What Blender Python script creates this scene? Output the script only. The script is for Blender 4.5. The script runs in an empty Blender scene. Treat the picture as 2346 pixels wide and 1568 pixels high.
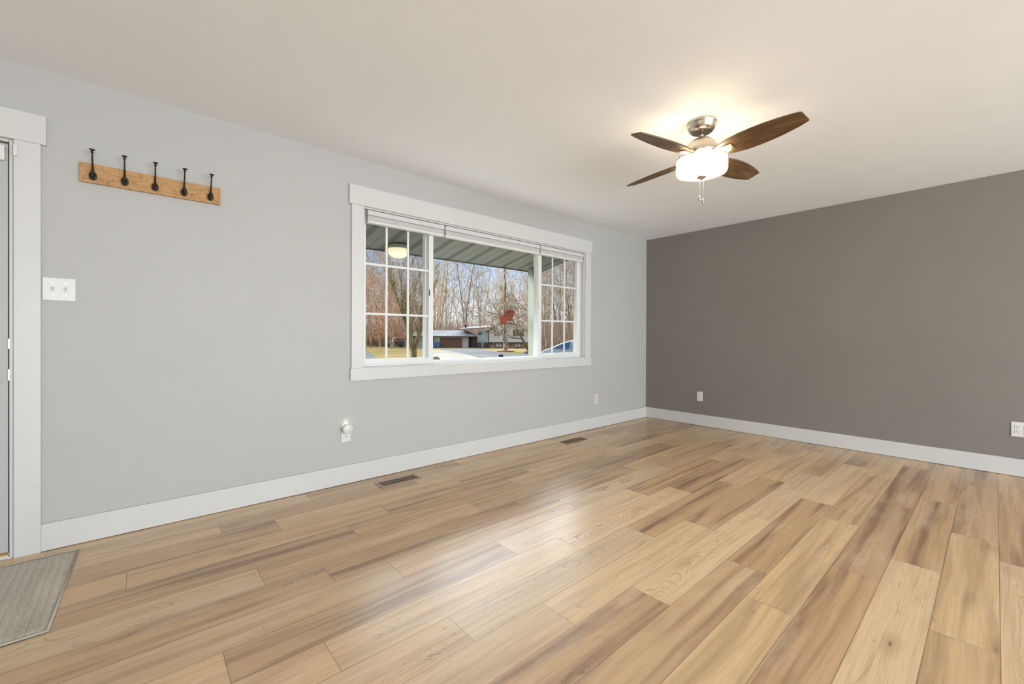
import bpy, bmesh, math, random
from mathutils import Vector, Matrix, noise
PI = math.pi
S = bpy.context.scene
C = S.collection

# ------------------------------------------------------------------ camera
CAM = Vector((-5.27030336, -3.19078922, 1.09710213))
FPX, CYP = 974.14228, 775.99336
YAW, PITCH, ROLL = 0.720930525, -0.00349207, 0.00371180
FW = Vector((math.sin(YAW) * math.cos(PITCH), math.cos(YAW) * math.cos(PITCH), math.sin(PITCH)))
RT0 = Vector((math.cos(YAW), -math.sin(YAW), 0))
UP0 = RT0.cross(FW)
RT = RT0 * math.cos(ROLL) + UP0 * math.sin(ROLL)
UP = UP0 * math.cos(ROLL) - RT0 * math.sin(ROLL)
cd = bpy.data.cameras.new('camera')
cam = bpy.data.objects.new('camera', cd)
C.objects.link(cam)
cd.sensor_width = 36
cd.lens = FPX / 2346 * 36
cd.shift_y = (CYP - 784) / 2346
cd.clip_end = 600
cd.clip_start = 0.02
m = Matrix.Identity(4)
for i in range(3):
    m[i][0] = RT[i]; m[i][1] = UP[i]; m[i][2] = -FW[i]; m[i][3] = CAM[i]
cam.matrix_world = m
S.camera = cam

# ------------------------------------------------------------------ view, world, lights
S.view_settings.view_transform = 'Standard'
S.view_settings.look = 'None'
S.view_settings.exposure = 0.11
S.view_settings.gamma = 1.0
S.view_settings.use_curve_mapping = False
S.cycles.max_bounces = 8
S.cycles.diffuse_bounces = 5
S.cycles.glossy_bounces = 4
S.cycles.transparent_max_bounces = 12
S.cycles.sample_clamp_indirect = 6
S.cycles.use_denoising = True

world = bpy.data.worlds.new('sky')
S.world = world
world.use_nodes = True
wn, wl = world.node_tree.nodes, world.node_tree.links
wn.clear()
w_out = wn.new('ShaderNodeOutputWorld')
w_bg = wn.new('ShaderNodeBackground')
w_tc = wn.new('ShaderNodeTexCoord')
w_sep = wn.new('ShaderNodeSeparateXYZ')
w_rmp = wn.new('ShaderNodeValToRGB')
w_str = wn.new('ShaderNodeMapRange')
wl.new(w_tc.outputs['Generated'], w_sep.inputs[0])
wl.new(w_sep.outputs['Z'], w_rmp.inputs[0])
w_rmp.color_ramp.elements[0].position = 0.0
w_rmp.color_ramp.elements[0].color = (0.92, 0.93, 0.93, 1)
w_rmp.color_ramp.elements[1].position = 0.6
w_rmp.color_ramp.elements[1].color = (0.8, 0.9, 1.0, 1)
for ps, cl in ((0.06, (0.84, 0.90, 0.97, 1)), (0.19, (0.42, 0.64, 0.98, 1)), (0.32, (0.93, 0.96, 1.0, 1))):
    e = w_rmp.color_ramp.elements.new(ps)
    e.color = cl
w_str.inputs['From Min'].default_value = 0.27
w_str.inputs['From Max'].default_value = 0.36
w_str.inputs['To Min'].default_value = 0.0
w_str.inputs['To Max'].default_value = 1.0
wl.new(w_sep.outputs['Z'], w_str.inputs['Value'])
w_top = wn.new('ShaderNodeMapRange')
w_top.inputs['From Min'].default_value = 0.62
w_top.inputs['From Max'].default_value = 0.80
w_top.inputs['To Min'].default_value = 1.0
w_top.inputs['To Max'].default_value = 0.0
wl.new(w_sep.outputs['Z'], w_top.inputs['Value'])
w_az = wn.new('ShaderNodeMapRange')       # added sky band above the eave's view line, brightened for glare on the floor
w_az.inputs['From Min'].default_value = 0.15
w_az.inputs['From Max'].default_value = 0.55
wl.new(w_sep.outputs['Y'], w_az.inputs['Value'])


def w_math(op, a, b):
    n = wn.new('ShaderNodeMath')
    n.operation = op
    for k, x in enumerate((a, b)):
        if isinstance(x, (int, float)):
            n.inputs[k].default_value = x
        else:
            wl.new(x, n.inputs[k])
    return n.outputs[0]


w_glare = w_math('MULTIPLY', w_math('MULTIPLY', w_str.outputs[0], w_top.outputs[0]), w_az.outputs[0])
w_total = w_math('ADD', w_math('MULTIPLY', w_glare, 20.0), 1.0)
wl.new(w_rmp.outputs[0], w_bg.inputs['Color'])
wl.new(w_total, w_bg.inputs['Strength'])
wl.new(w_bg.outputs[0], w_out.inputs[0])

sun = bpy.data.lights.new('sun', 'SUN')
sun.energy = 7.0
sun.color = (1.0, 0.9, 0.74)
sun.angle = 0.01
so = bpy.data.objects.new('sun', sun)
C.objects.link(so)
so.rotation_euler = Vector((-0.80, -0.12, -0.50)).to_track_quat('-Z', 'Y').to_euler()


def area(name, loc, direction, sx, sy, power, color):
    l = bpy.data.lights.new(name, 'AREA')
    l.shape = 'RECTANGLE'
    l.size, l.size_y = sx, sy
    l.energy = power
    l.color = color
    o = bpy.data.objects.new(name, l)
    C.objects.link(o)
    o.location = loc
    o.rotation_euler = Vector(direction).to_track_quat('-Z', 'Z').to_euler()
    return o


# added fill lights set before the unseen rear windows, standing in for daylight
area('fill_light_2', (-3.5, -8.42, 1.15), (0.12, 1, 0.12), 5.6, 1.9, 440, (0.84, 0.93, 1.0))
area('fill_light_3', (-9.92, -4.2, 1.15), (1, 0, 0.25), 5.6, 1.9, 14, (0.84, 0.93, 1.0))


# ------------------------------------------------------------------ materials
def lin(r, g, b):
    f = lambda c: ((c / 255 + 0.055) / 1.055) ** 2.4 if c > 10 else c / 255 / 12.92
    return (f(r), f(g), f(b), 1)


class N:
    """small node helper"""
    def __init__(s, name):
        s.m = bpy.data.materials.new(name)
        s.m.use_nodes = True
        s.n, s.l = s.m.node_tree.nodes, s.m.node_tree.links
        s.b = s.n['Principled BSDF']

    def node(s, t, **kw):
        n = s.n.new(t)
        for k, v in kw.items():
            setattr(n, k, v)
        return n

    def link(s, a, b):
        s.l.new(a, b)

    def math(s, op, a, b=None, c=None):
        n = s.n.new('ShaderNodeMath')
        n.operation = op
        for i, x in enumerate((a, b, c)):
            if x is None:
                continue
            if isinstance(x, (int, float)):
                n.inputs[i].default_value = x
            else:
                s.l.new(x, n.inputs[i])
        return n.outputs[0]

    def noise(s, vec, scale, detail=2, rough=0.5, dist=0.0):
        n = s.n.new('ShaderNodeTexNoise')
        n.inputs['Scale'].default_value = scale
        n.inputs['Detail'].default_value = detail
        n.inputs['Roughness'].default_value = rough
        n.inputs['Distortion'].default_value = dist
        if vec is not None:
            s.l.new(vec, n.inputs['Vector'])
        return n.outputs['Fac']

    def mapping(s, vec, scale=(1, 1, 1), loc=(0, 0, 0)):
        n = s.n.new('ShaderNodeMapping')
        n.inputs['Scale'].default_value = scale
        n.inputs['Location'].default_value = loc
        s.l.new(vec, n.inputs['Vector'])
        return n.outputs[0]

    def ramp(s, fac, stops):
        n = s.n.new('ShaderNodeValToRGB')
        els = n.color_ramp.elements
        while len(els) < len(stops):
            els.new(0.5)
        for e, (p_, c_) in zip(els, stops):
            e.position = p_
            e.color = c_ if len(c_) == 4 else (*c_, 1)
        s.l.new(fac, n.inputs[0])
        return n.outputs[0]

    def mix(s, fac, a, b, mode='MIX'):
        n = s.n.new('ShaderNodeMix')
        n.data_type = 'RGBA'
        n.blend_type = mode
        if isinstance(fac, (int, float)):
            n.inputs[0].default_value = fac
        else:
            s.l.new(fac, n.inputs[0])
        for i, x in ((6, a), (7, b)):
            if isinstance(x, tuple):
                n.inputs[i].default_value = x
            else:
                s.l.new(x, n.inputs[i])
        return n.outputs[2]

    def smooth(s, v, lo, hi, t0=0.0, t1=1.0):
        n = s.n.new('ShaderNodeMapRange')
        n.interpolation_type = 'SMOOTHSTEP'
        n.inputs['From Min'].default_value = lo
        n.inputs['From Max'].default_value = hi
        n.inputs['To Min'].default_value = t0
        n.inputs['To Max'].default_value = t1
        s.l.new(v, n.inputs['Value'])
        return n.outputs[0]

    def bump(s, h, strength, dist=0.01):
        n = s.n.new('ShaderNodeBump')
        n.inputs['Strength'].default_value = strength
        n.inputs['Distance'].default_value = dist
        s.l.new(h, n.inputs['Height'])
        s.l.new(n.outputs[0], s.b.inputs['Normal'])

    def set(s, **kw):
        names = dict(color='Base Color', rough='Roughness', metal='Metallic', spec='Specular IOR Level',
                     trans='Transmission Weight', emis='Emission Color', estr='Emission Strength', coat='Coat Weight',
                     crough='Coat Roughness', ior='IOR', alpha='Alpha', sheen='Sheen Weight', aniso='Anisotropic')
        for k, v in kw.items():
            i = s.b.inputs[names[k]]
            if isinstance(v, (int, float, tuple)):
                i.default_value = v
            else:
                s.l.new(v, i)
        return s


def plain(name, color, rough=0.5, var=0.06, nscale=8, bump=0.0, bscale=200, **kw):
    """procedural material: a colour with slight cloudy variation and optional fine bump"""
    a = N(name)
    tc = a.node('ShaderNodeTexCoord')
    v = a.noise(tc.outputs['Object'], nscale, 3)
    dark = tuple(c * (1 - var) for c in color[:3]) + (1,)
    lite = tuple(min(1, c * (1 + var)) for c in color[:3]) + (1,)
    a.set(color=a.ramp(v, [(0.3, dark), (0.7, lite)]), rough=rough, **kw)
    if bump:
        a.bump(a.noise(tc.outputs['Object'], bscale, 3), bump, 0.002)
    return a.m


M = {}
M['wall'] = plain('painted_wall', (0.445, 0.437, 0.418, 1), 0.6, 0.012, 1.2, 0.25, 220)
M['dark_wall'] = plain('taupe_wall', (0.208, 0.184, 0.164, 1), 0.55, 0.03, 1.5, 0.3, 220)
M['trim'] = plain('white_trim', (0.59, 0.582, 0.562, 1), 0.35, 0.01, 3)
M['plastic'] = plain('white_plastic', (0.68, 0.67, 0.645, 1), 0.32, 0.01, 30)
M['almond'] = plain('almond_plastic', (0.62, 0.58, 0.55, 1), 0.35, 0.01, 30)
M['slot'] = plain('slot_dark', (0.03, 0.028, 0.025, 1), 0.6)
M['vinyl'] = plain('window_vinyl', (0.72, 0.72, 0.71, 1), 0.3, 0.01, 5)
M['door'] = plain('door_paint', (0.42, 0.42, 0.415, 1), 0.4, 0.015, 2, 0.1, 150)
M['gap'] = plain('door_gap_shade', (0.06, 0.056, 0.048, 1), 0.8)
M['brass'] = plain('brass_threshold', (0.55, 0.36, 0.12, 1), 0.35, 0.1, 20, metal=1.0)
M['nickel'] = plain('brushed_nickel', (0.62, 0.55, 0.47, 1), 0.28, 0.05, 40, metal=1.0)
M['iron'] = plain('dark_bronze_iron', (0.045, 0.032, 0.024, 1), 0.38, 0.4, 90, 0.5, 260, metal=0.75)
M['fabric'] = plain('shade_fabric', (0.60, 0.59, 0.58, 1), 0.8, 0.03, 40, 0.4, 600)
M['fabric_lo'] = plain('shade_fabric_folds', (0.60, 0.59, 0.57, 1), 0.85, 0.03, 40, 0.4, 600)

# ceiling: white with trowelled patches
a = N('ceiling_paint')
tc = a.node('ShaderNodeTexCoord')
o_ = tc.outputs['Object']
big = a.noise(o_, 1.3, 2)
a.set(color=a.ramp(big, [(0.3, (0.855, 0.885, 0.915)), (0.7, (0.875, 0.905, 0.935))]), rough=0.75)
sw = a.node('ShaderNodeTexWave', wave_type='BANDS', bands_direction='X')
sw.inputs['Scale'].default_value = 0.9
sw.inputs['Distortion'].default_value = 6
sw.inputs['Detail'].default_value = 2
sw.inputs['Detail Scale'].default_value = 0.7
a.link(o_, sw.inputs['Vector'])
msk = a.smooth(a.noise(a.mapping(o_, (1, 1, 1), (3.1, 0.4, 0)), 0.8, 1), 0.5, 0.62)
h = a.math('ADD', a.math('MULTIPLY', sw.outputs['Fac'], a.math('MULTIPLY', msk, 1.2)), a.math('MULTIPLY', a.noise(o_, 160, 3), 0.08))
a.bump(h, 0.14, 0.01)
M['ceiling'] = a.m

# ------------------------------------------------------------------ mesh builder
class MB:
    def __init__(s):
        s.v, s.f, s.sm = [], [], []

    def add(s, vs, fs, smooth=False):
        b = len(s.v)
        s.v += [tuple(x) for x in vs]
        s.f += [tuple(b + i for i in f) for f in fs]
        s.sm += [smooth] * len(fs)
        return s

    def box(s, x0, x1, y0, y1, z0, z1):
        vs = [(x, y, z) for z in (z0, z1) for y in (y0, y1) for x in (x0, x1)]
        return s.add(vs, [(0, 2, 3, 1), (4, 5, 7, 6), (0, 1, 5, 4), (2, 6, 7, 3), (0, 4, 6, 2), (1, 3, 7, 5)])

    def obox(s, c, ax, ay, az, hx, hy, hz):
        c, ax, ay, az = Vector(c), Vector(ax).normalized(), Vector(ay).normalized(), Vector(az).normalized()
        vs = [c + ax * i * hx + ay * j * hy + az * k * hz for k in (-1, 1) for j in (-1, 1) for i in (-1, 1)]
        return s.add(vs, [(0, 2, 3, 1), (4, 5, 7, 6), (0, 1, 5, 4), (2, 6, 7, 3), (0, 4, 6, 2), (1, 3, 7, 5)])

    def lathe(s, prof, c=(0, 0, 0), axis=(0, 0, 1), n=32, smooth=True, cap=True):
        ax = Vector(axis).normalized()
        t = Vector((1, 0, 0)) if abs(ax.x) < 0.9 else Vector((0, 1, 0))
        u = ax.cross(t).normalized()
        w = ax.cross(u)
        c = Vector(c)
        vs = []
        for r, h in prof:
            for k in range(n):
                an = 2 * PI * k / n
                vs.append(c + ax * h + (u * math.cos(an) + w * math.sin(an)) * r)
        fs = []
        for i in range(len(prof) - 1):
            for k in range(n):
                k2 = (k + 1) % n
                fs.append((i * n + k, i * n + k2, (i + 1) * n + k2, (i + 1) * n + k))
        if cap:
            if prof[0][0] > 1e-5:
                fs.append(tuple(range(n))[::-1])
            if prof[-1][0] > 1e-5:
                fs.append(tuple((len(prof) - 1) * n + k for k in range(n)))
        return s.add(vs, fs, smooth)

    def tube(s, pts, rad, n=8, smooth=True, cap=True):
        pts = [Vector(p_) for p_ in pts]
        if isinstance(rad, (int, float)):
            rad = [rad] * len(pts)
        vs = []
        prev = None
        for i, p_ in enumerate(pts):
            d = (pts[min(i + 1, len(pts) - 1)] - pts[max(i - 1, 0)])
            d = d.normalized() if d.length > 1e-9 else Vector((0, 0, 1))
            if prev is None:
                t = Vector((1, 0, 0)) if abs(d.x) < 0.9 else Vector((0, 1, 0))
                u = d.cross(t).normalized()
            else:
                u = (prev - d * prev.dot(d)).normalized()
            prev = u
            w = d.cross(u)
            for k in range(n):
                an = 2 * PI * k / n
                vs.append(p_ + (u * math.cos(an) + w * math.sin(an)) * rad[i])
        fs = []
        for i in range(len(pts) - 1):
            for k in range(n):
                k2 = (k + 1) % n
                fs.append((i * n + k, i * n + k2, (i + 1) * n + k2, (i + 1) * n + k))
        if cap:
            fs.append(tuple(range(n))[::-1])
            fs.append(tuple((len(pts) - 1) * n + k for k in range(n)))
        return s.add(vs, fs, smooth)

    def prism(s, poly, d, off):
        """polygon (3-D points) extruded by vector off"""
        n = len(poly)
        p1 = [Vector(q) for q in poly]
        p2 = [q + Vector(off) for q in p1]
        fs = [tuple(range(n))[::-1], tuple(range(n, 2 * n))]
        fs += [(i, (i + 1) % n, n + (i + 1) % n, n + i) for i in range(n)]
        return s.add(p1 + p2, fs)

    def build(s, name, mat, parent=None, bevel=0.0, seg=2, normals=True):
        me = bpy.data.meshes.new(name)
        me.from_pydata(s.v, [], s.f)
        me.polygons.foreach_set('use_smooth', s.sm)
        if normals and len(s.f) < 20000:
            bm = bmesh.new()
            bm.from_mesh(me)
            bmesh.ops.recalc_face_normals(bm, faces=bm.faces)
            bm.to_mesh(me)
            bm.free()
        me.materials.append(M[mat] if isinstance(mat, str) else mat)
        o = bpy.data.objects.new(name, me)
        C.objects.link(o)
        if parent:
            o.parent = parent
            o.matrix_parent_inverse = Matrix.Translation(-parent.location) if not parent.get('_local') else Matrix.Identity(4)
        if bevel:
            md = o.modifiers.new('bevel', 'BEVEL')
            md.width = bevel
            md.segments = seg
            md.limit_method = 'ANGLE'
            md.angle_limit = 0.6
            md.harden_normals = False
        return o


def tag(o, label=None, cat=None, group=None, kind=None):
    if label:
        o['label'] = label
    if cat:
        o['category'] = cat
    if group:
        o['group'] = group
    if kind:
        o['kind'] = kind
    return o


def empty(name, loc, label=None, cat=None, group=None, kind=None, local=False):
    o = bpy.data.objects.new(name, None)
    o.empty_display_size = 0.05
    C.objects.link(o)
    o.location = loc
    if local:
        o['_local'] = 1
    return tag(o, label, cat, group, kind)


def copy_tree(o, parent=None):
    c = o.copy()
    C.objects.link(c)
    if parent:
        c.parent = parent
    for ch in o.children:
        copy_tree(ch, c)
    return c


# ------------------------------------------------------------------ room shell
XL, YB, H = -10.0, -8.5, 2.44          # room runs x -10..0, y -8.5..0
WX0, WX1, WZ0, WZ1 = -3.985, -1.338, 0.857, 2.090   # window opening
DX0, DX1, DZ1 = -6.655, -5.735, 2.052  # door opening
WT = 0.16

b = MB()
b.box(XL - WT, DX0, 0, WT, -0.05, H)
b.box(DX0, DX1, 0, WT, DZ1, H)
b.box(DX1, WX0, 0, WT, -0.05, H)
b.box(WX0, WX1, 0, WT, -0.05, WZ0)
b.box(WX0, WX1, 0, WT, WZ1, H)
b.box(WX1, WT, 0, WT, -0.05, H)
tag(b.build('wall_left', 'wall'), 'light grey painted wall holding the big window and the entry door', 'wall', kind='structure')
tag(MB().box(0, WT, YB - WT, 0, -0.05, H).build('wall_right', 'dark_wall'), 'plain dark taupe accent wall on the right', 'wall', kind='structure')
b = MB()
b.box(XL - WT, -7.5, YB - WT, YB, -0.05, H)
b.box(-0.5, 0, YB - WT, YB, -0.05, H)
b.box(-7.5, -0.5, YB - WT, YB, -0.05, 0.15)
b.box(-7.5, -0.5, YB - WT, YB, 2.2, H)
tag(b.build('wall_back', 'wall'), 'light grey wall opposite the big window', 'wall', kind='structure')
b = MB()
b.box(XL - WT, XL, YB, -7.2, -0.05, H)
b.box(XL - WT, XL, -1.2, 0, -0.05, H)
b.box(XL - WT, XL, -7.2, -1.2, -0.05, 0.15)
b.box(XL - WT, XL, -7.2, -1.2, 2.2, H)
tag(b.build('wall_rear', 'wall'), 'light grey wall beyond the entry door', 'wall', kind='structure')
tag(MB().box(XL - WT, WT, YB - WT, WT, H, H + 0.14).build('ceiling', 'ceiling'), 'white painted ceiling with faint trowel marks', 'ceiling', kind='structure')


def rear_window(name, cx, cy, w, alongx):  # unseen windows behind the camera, added to carry the fill lights
    r = empty(name, (cx, cy, 0.15), kind='structure')
    f, g = MB(), MB()
    hw = w / 2
    for a0, a1, z0, z1 in ((-hw, hw, 0.15, 0.21), (-hw, hw, 2.14, 2.2), (-hw, -hw + 0.06, 0.21, 2.14), (hw - 0.06, hw, 0.21, 2.14), (-0.03, 0.03, 0.21, 2.14)):
        if alongx:
            f.box(cx + a0, cx + a1, cy - 0.03, cy + 0.03, z0, z1)
        else:
            f.box(cx - 0.03, cx + 0.03, cy + a0, cy + a1, z0, z1)
    if alongx:
        g.box(cx - hw + 0.06, cx + hw - 0.06, cy - 0.004, cy + 0.004, 0.21, 2.14)
    else:
        g.box(cx - 0.004, cx + 0.004, cy - hw + 0.06, cy + hw - 0.06, 0.21, 2.14)
    f.build('window_frame', 'vinyl', r)
    g.build('window_glass', 'glass', r)


# glass: thin, nearly clear pane that reflects a little and lets light straight through
a = N('pane_glass')
a.n.remove(a.b)
tr = a.node('ShaderNodeBsdfTransparent')
tr.inputs[0].default_value = (0.97, 0.98, 0.975, 1)
gl = a.node('ShaderNodeBsdfGlossy')
gl.inputs['Roughness'].default_value = 0.02
fr = a.node('ShaderNodeLayerWeight')
fr.inputs['Blend'].default_value = 0.5
mx = a.node('ShaderNodeMixShader')
a.link(a.math('ADD', a.math('MULTIPLY', a.math('POWER', fr.outputs['Facing'], 5.0), 0.5), 0.006), mx.inputs[0])
a.link(tr.outputs[0], mx.inputs[1])
a.link(gl.outputs[0], mx.inputs[2])
a.link(mx.outputs[0], a.n['Material Output'].inputs[0])
M['glass'] = a.m

rear_window('added_window_2', -4.0, YB - 0.08, 7.0, True)
rear_window('added_window_3', XL - 0.08, -4.2, 6.0, False)

# ------------------------------------------------------------------ floor: vinyl planks 178 x 1218 mm
PW, PL, Y0P = 0.178, 1.2175, -0.003
JOINT = {0: -4.40, 1: -4.92, 2: -4.66, 3: -5.31, 4: -4.36, 5: -4.85, 6: -4.61, 7: -4.36, 8: -5.05, 9: -4.77, 10: -4.36, 11: -4.02,
         12: -3.64, 13: -3.08, 14: -3.33, 15: -1.54, 16: -2.45, 17: -3.03, 18: -2.08}
TONE = {0: {-4.5: .25, -4.0: .55, -2.8: .35, -1.5: .4}, 1: {-5.2: .3, -4.5: .8, -3.0: .2, -2.0: .35, -0.8: .65},
        2: {-5.0: .6, -4.0: .2, -3.0: .5, -1.5: .3, -0.5: .7}, 3: {-5.6: .3, -5.0: .35, -3.5: .55, -2.5: .3, -1.0: .6},
        4: {-5.2: .6, -4.0: .6, -2.5: .35, -1.5: .15, -0.3: .5}, 5: {-5.2: .1, -4.0: .3, -3.0: .5, -2.0: .9, -0.5: .3},
        6: {-5.0: .55, -4.0: .6, -3.0: .6, -1.8: .25, -0.5: .35}, 7: {-5.0: .3, -4.0: .35, -2.5: .05, -1.5: .6, -0.3: .4},
        8: {-5.4: .2, -4.5: .6, -3.0: .1, -2.0: .65, -0.7: .3}, 9: {-5.4: .3, -4.0: .25, -3.0: .1, -1.8: .75, -0.5: .35},
        10: {-5.0: .4, -4.0: .15, -2.5: .75, -1.5: .2, -0.3: .45}, 11: {-5.0: .25, -3.5: .15, -2.0: .75, -1.0: .3},
        12: {-4.2: .65, -3.0: .05, -2.0: .15, -0.6: .4}, 13: {-3.7: .5, -2.5: .75, -1.2: .05, -0.3: .7},
        14: {-4.0: .3, -2.7: .3, -1.5: .45, -0.4: .25}, 15: {-3.2: .7, -2.2: .75, -1.0: .9, -0.1: .5},
        16: {-3.2: .05, -1.8: .7, -0.5: .45}, 17: {-3.6: .45, -2.3: .3, -1.0: .45}, 18: {-2.8: .1, -1.4: .6, -0.4: .4}}
rnd = random.Random(11)
vs, fs, uvs, tone, seed = [], [], [], [], []
row = 0
while Y0P - row * PW > YB:
    y1 = 0.0 if row == 0 else Y0P - row * PW
    y0 = max(YB, Y0P - (row + 1) * PW)
    j = JOINT.get(row, -rnd.random() * PL - 2)
    x = j - math.ceil((j - XL) / PL) * PL
    while x < 0:
        xa, xb = max(x, XL), min(x + PL, 0)
        if xb - xa > 1e-4:
            t = rnd.random()
            if row in TONE:
                for cx_, tv in TONE[row].items():
                    if xa <= cx_ <= xb:
                        t = tv
            s1, s2 = rnd.random(), rnd.random()
            n0 = len(vs)
            vs += [(xa, y0, 0), (xb, y0, 0), (xb, y1, 0), (xa, y1, 0)]
            fs.append((n0, n0 + 1, n0 + 2, n0 + 3))
            uvs += [(xa - x, 0), (xb - x, 0), (xb - x, y1 - y0), (xa - x, y1 - y0)]
            tone += [t] * 4
            seed += [(s1, s2, 0)] * 4
        x += PL
    row += 1
me = bpy.data.meshes.new('floor')
nb = len(vs)
vs += [(XL - WT, YB - WT, -0.05), (WT, YB - WT, -0.05), (WT, WT, -0.05), (XL - WT, WT, -0.05)]
fs.append((nb + 3, nb + 2, nb + 1, nb))
uvs += [(0.5, 0.05)] * 4
tone += [.5] * 4
seed += [(0, 0, 0)] * 4
me.from_pydata(vs, [], fs)
uv = me.uv_layers.new(name='plank')
for i, q in enumerate(uvs):
    uv.data[i].uv = q
at_ = me.attributes.new('tone', 'FLOAT', 'POINT')
at_.data.foreach_set('value', tone)
at_ = me.attributes.new('seed', 'FLOAT_VECTOR', 'POINT')
at_.data.foreach_set('vector', [c for q in seed for c in q])
flo = bpy.data.objects.new('floor', me)
C.objects.link(flo)
tag(flo, 'light oak plank floor with brown and grey boards', 'floor', kind='structure')

a = N('oak_planks')
uvn = a.node('ShaderNodeUVMap', uv_map='plank')
tn = a.node('ShaderNodeAttribute', attribute_name='tone')
sn = a.node('ShaderNodeAttribute', attribute_name='seed')
su = a.node('ShaderNodeSeparateXYZ')
a.link(uvn.outputs[0], su.inputs[0])
ss = a.node('ShaderNodeSeparateXYZ')
a.link(sn.outputs['Vector'], ss.inputs[0])
U, V = su.outputs[0], su.outputs[1]
S1, S2 = ss.outputs[0], ss.outputs[1]
T = tn.outputs['Fac']
cm = a.node('ShaderNodeCombineXYZ')
a.link(a.math('ADD', U, a.math('MULTIPLY', S1, 37.0)), cm.inputs[0])
a.link(a.math('ADD', V, a.math('MULTIPLY', S2, 11.0)), cm.inputs[1])
P0 = cm.outputs[0]
warp = a.noise(a.mapping(P0, (1.3, 5, 1)), 1.0, 1, 0.5)
# bowed coordinate across the board so that grain flows round soft "cathedrals"
vw = a.math('ADD', a.math('ADD', V, a.math('MULTIPLY', S2, 11.0)), a.math('MULTIPLY', a.math('SUBTRACT', warp, 0.5), 0.045))
cg = a.node('ShaderNodeCombineXYZ')
a.link(a.math('MULTIPLY', cm.outputs[0], 1.0) if False else a.math('ADD', U, a.math('MULTIPLY', S1, 37.0)), cg.inputs[0])
a.link(vw, cg.inputs[1])
PG = cg.outputs[0]
fine = a.noise(a.mapping(PG, (5, 330, 1)), 1.0, 2, 0.6)
med = a.noise(a.mapping(PG, (1.6, 55, 1)), 1.0, 3, 0.6)
broad = a.noise(a.mapping(PG, (0.75, 15, 1)), 1.0, 3, 0.5)
cloud = a.noise(a.mapping(P0, (1.8, 6, 1), (5, 2, 0)), 1.0, 3, 0.6)
fld = a.noise(a.mapping(P0, (1.5, 6.5, 1), (3, 8, 0)), 1.0, 1, 0.4, 0.35)
fld2 = a.math('ADD', fld, a.math('MULTIPLY', a.noise(a.mapping(P0, (9, 40, 1)), 1.0, 2), 0.018))
ctr = a.math('ABSOLUTE', a.math('SUBTRACT', a.math('FRACT', a.math('MULTIPLY', fld2, 30.0)), 0.5))
ctl = a.smooth(ctr, 0.0, 0.16, 1.0, 0.0)
# base colour by board tone
base = a.ramp(T, [(0.0, lin(226, 195, 152)), (0.3, lin(218, 183, 137)), (0.6, lin(204, 167, 124)), (1.0, lin(184, 148, 112))])
greyer = a.mix(0.75, base, (0.9, 0.94, 1.02, 1), 'MULTIPLY')
base = a.mix(a.smooth(S1, 0.45, 0.9), base, greyer)
# broad brown streaks, stronger on darker boards
stk = a.smooth(broad, 0.44, 0.66)
amt = a.math('MULTIPLY', stk, a.smooth(T, 0.0, 0.8, 0.12, 0.92))
c1 = a.mix(amt, base, lin(126, 94, 70))
lt = a.smooth(cloud, 0.52, 0.72)
c2 = a.mix(a.math('MULTIPLY', lt, 0.32), c1, lin(232, 208, 178))
c3 = a.mix(a.smooth(med, 0.42, 0.75, 0.0, 0.42), c2, lin(156, 122, 92))
c4 = a.mix(a.smooth(fine, 0.40, 0.75, 0.0, 0.30), c3, lin(150, 118, 90))
# ring figure on part of the boards
fgz = a.smooth(a.math('ABSOLUTE', a.math('SUBTRACT', V, a.math('ADD', 0.06, a.math('MULTIPLY', S1, 0.06)))), 0.02, 0.055, 1.0, 0.0)
fgm = a.math('MULTIPLY', ctl, a.math('MULTIPLY', fgz, a.math('ADD', a.smooth(T, 0.10, 0.3, 0.75, 0.0), a.math('MULTIPLY', a.smooth(S2, 0.5, 0.7), 0.5))))
fgm = a.math('MULTIPLY', fgm, a.smooth(cloud, 0.38, 0.55))
c5 = a.mix(a.math('MULTIPLY', fgm, 0.55), c4, lin(134, 98, 68))
# knots and short cracks
vo = a.node('ShaderNodeTexVoronoi', feature='F1')
vo.inputs['Scale'].default_value = 1.0
vo.inputs['Randomness'].default_value = 1.0
kn_v = a.mapping(PG, (2.6, 8, 1))
a.link(kn_v, vo.inputs['Vector'])
kn = a.math('ADD', vo.outputs['Distance'], a.math('MULTIPLY', a.noise(a.mapping(PG, (40, 90, 1)), 1.0, 2), 0.09))
wn_ = a.node('ShaderNodeSeparateColor')
a.link(vo.outputs['Color'], wn_.inputs[0])
has = a.smooth(wn_.outputs[0], 0.60, 0.62)
kd = a.math('MULTIPLY', a.smooth(kn, 0.06, 0.12, 1.0, 0.0), has)
kh = a.math('MULTIPLY', a.smooth(kn, 0.06, 0.42, 1.0, 0.0), has)
c6 = a.mix(a.math('MULTIPLY', kh, 0.34), c5, lin(134, 96, 68))
c7 = a.mix(a.math('MULTIPLY', kd, 0.6), c6, lin(74, 48, 32))
ck = a.noise(a.mapping(P0, (3.6, 17, 1), (9, 3, 0)), 1.0, 3, 0.62, 0.9)
ckm = a.math('MULTIPLY', a.smooth(a.math('ABSOLUTE', a.math('SUBTRACT', ck, 0.5)), 0.0, 0.012, 1.0, 0.0), a.smooth(a.noise(a.mapping(P0, (1.7, 9, 1), (1, 7, 0)), 1.0, 1), 0.57, 0.66))
c8 = a.mix(a.math('MULTIPLY', ckm, 0.5), c7, lin(92, 62, 40))
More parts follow.
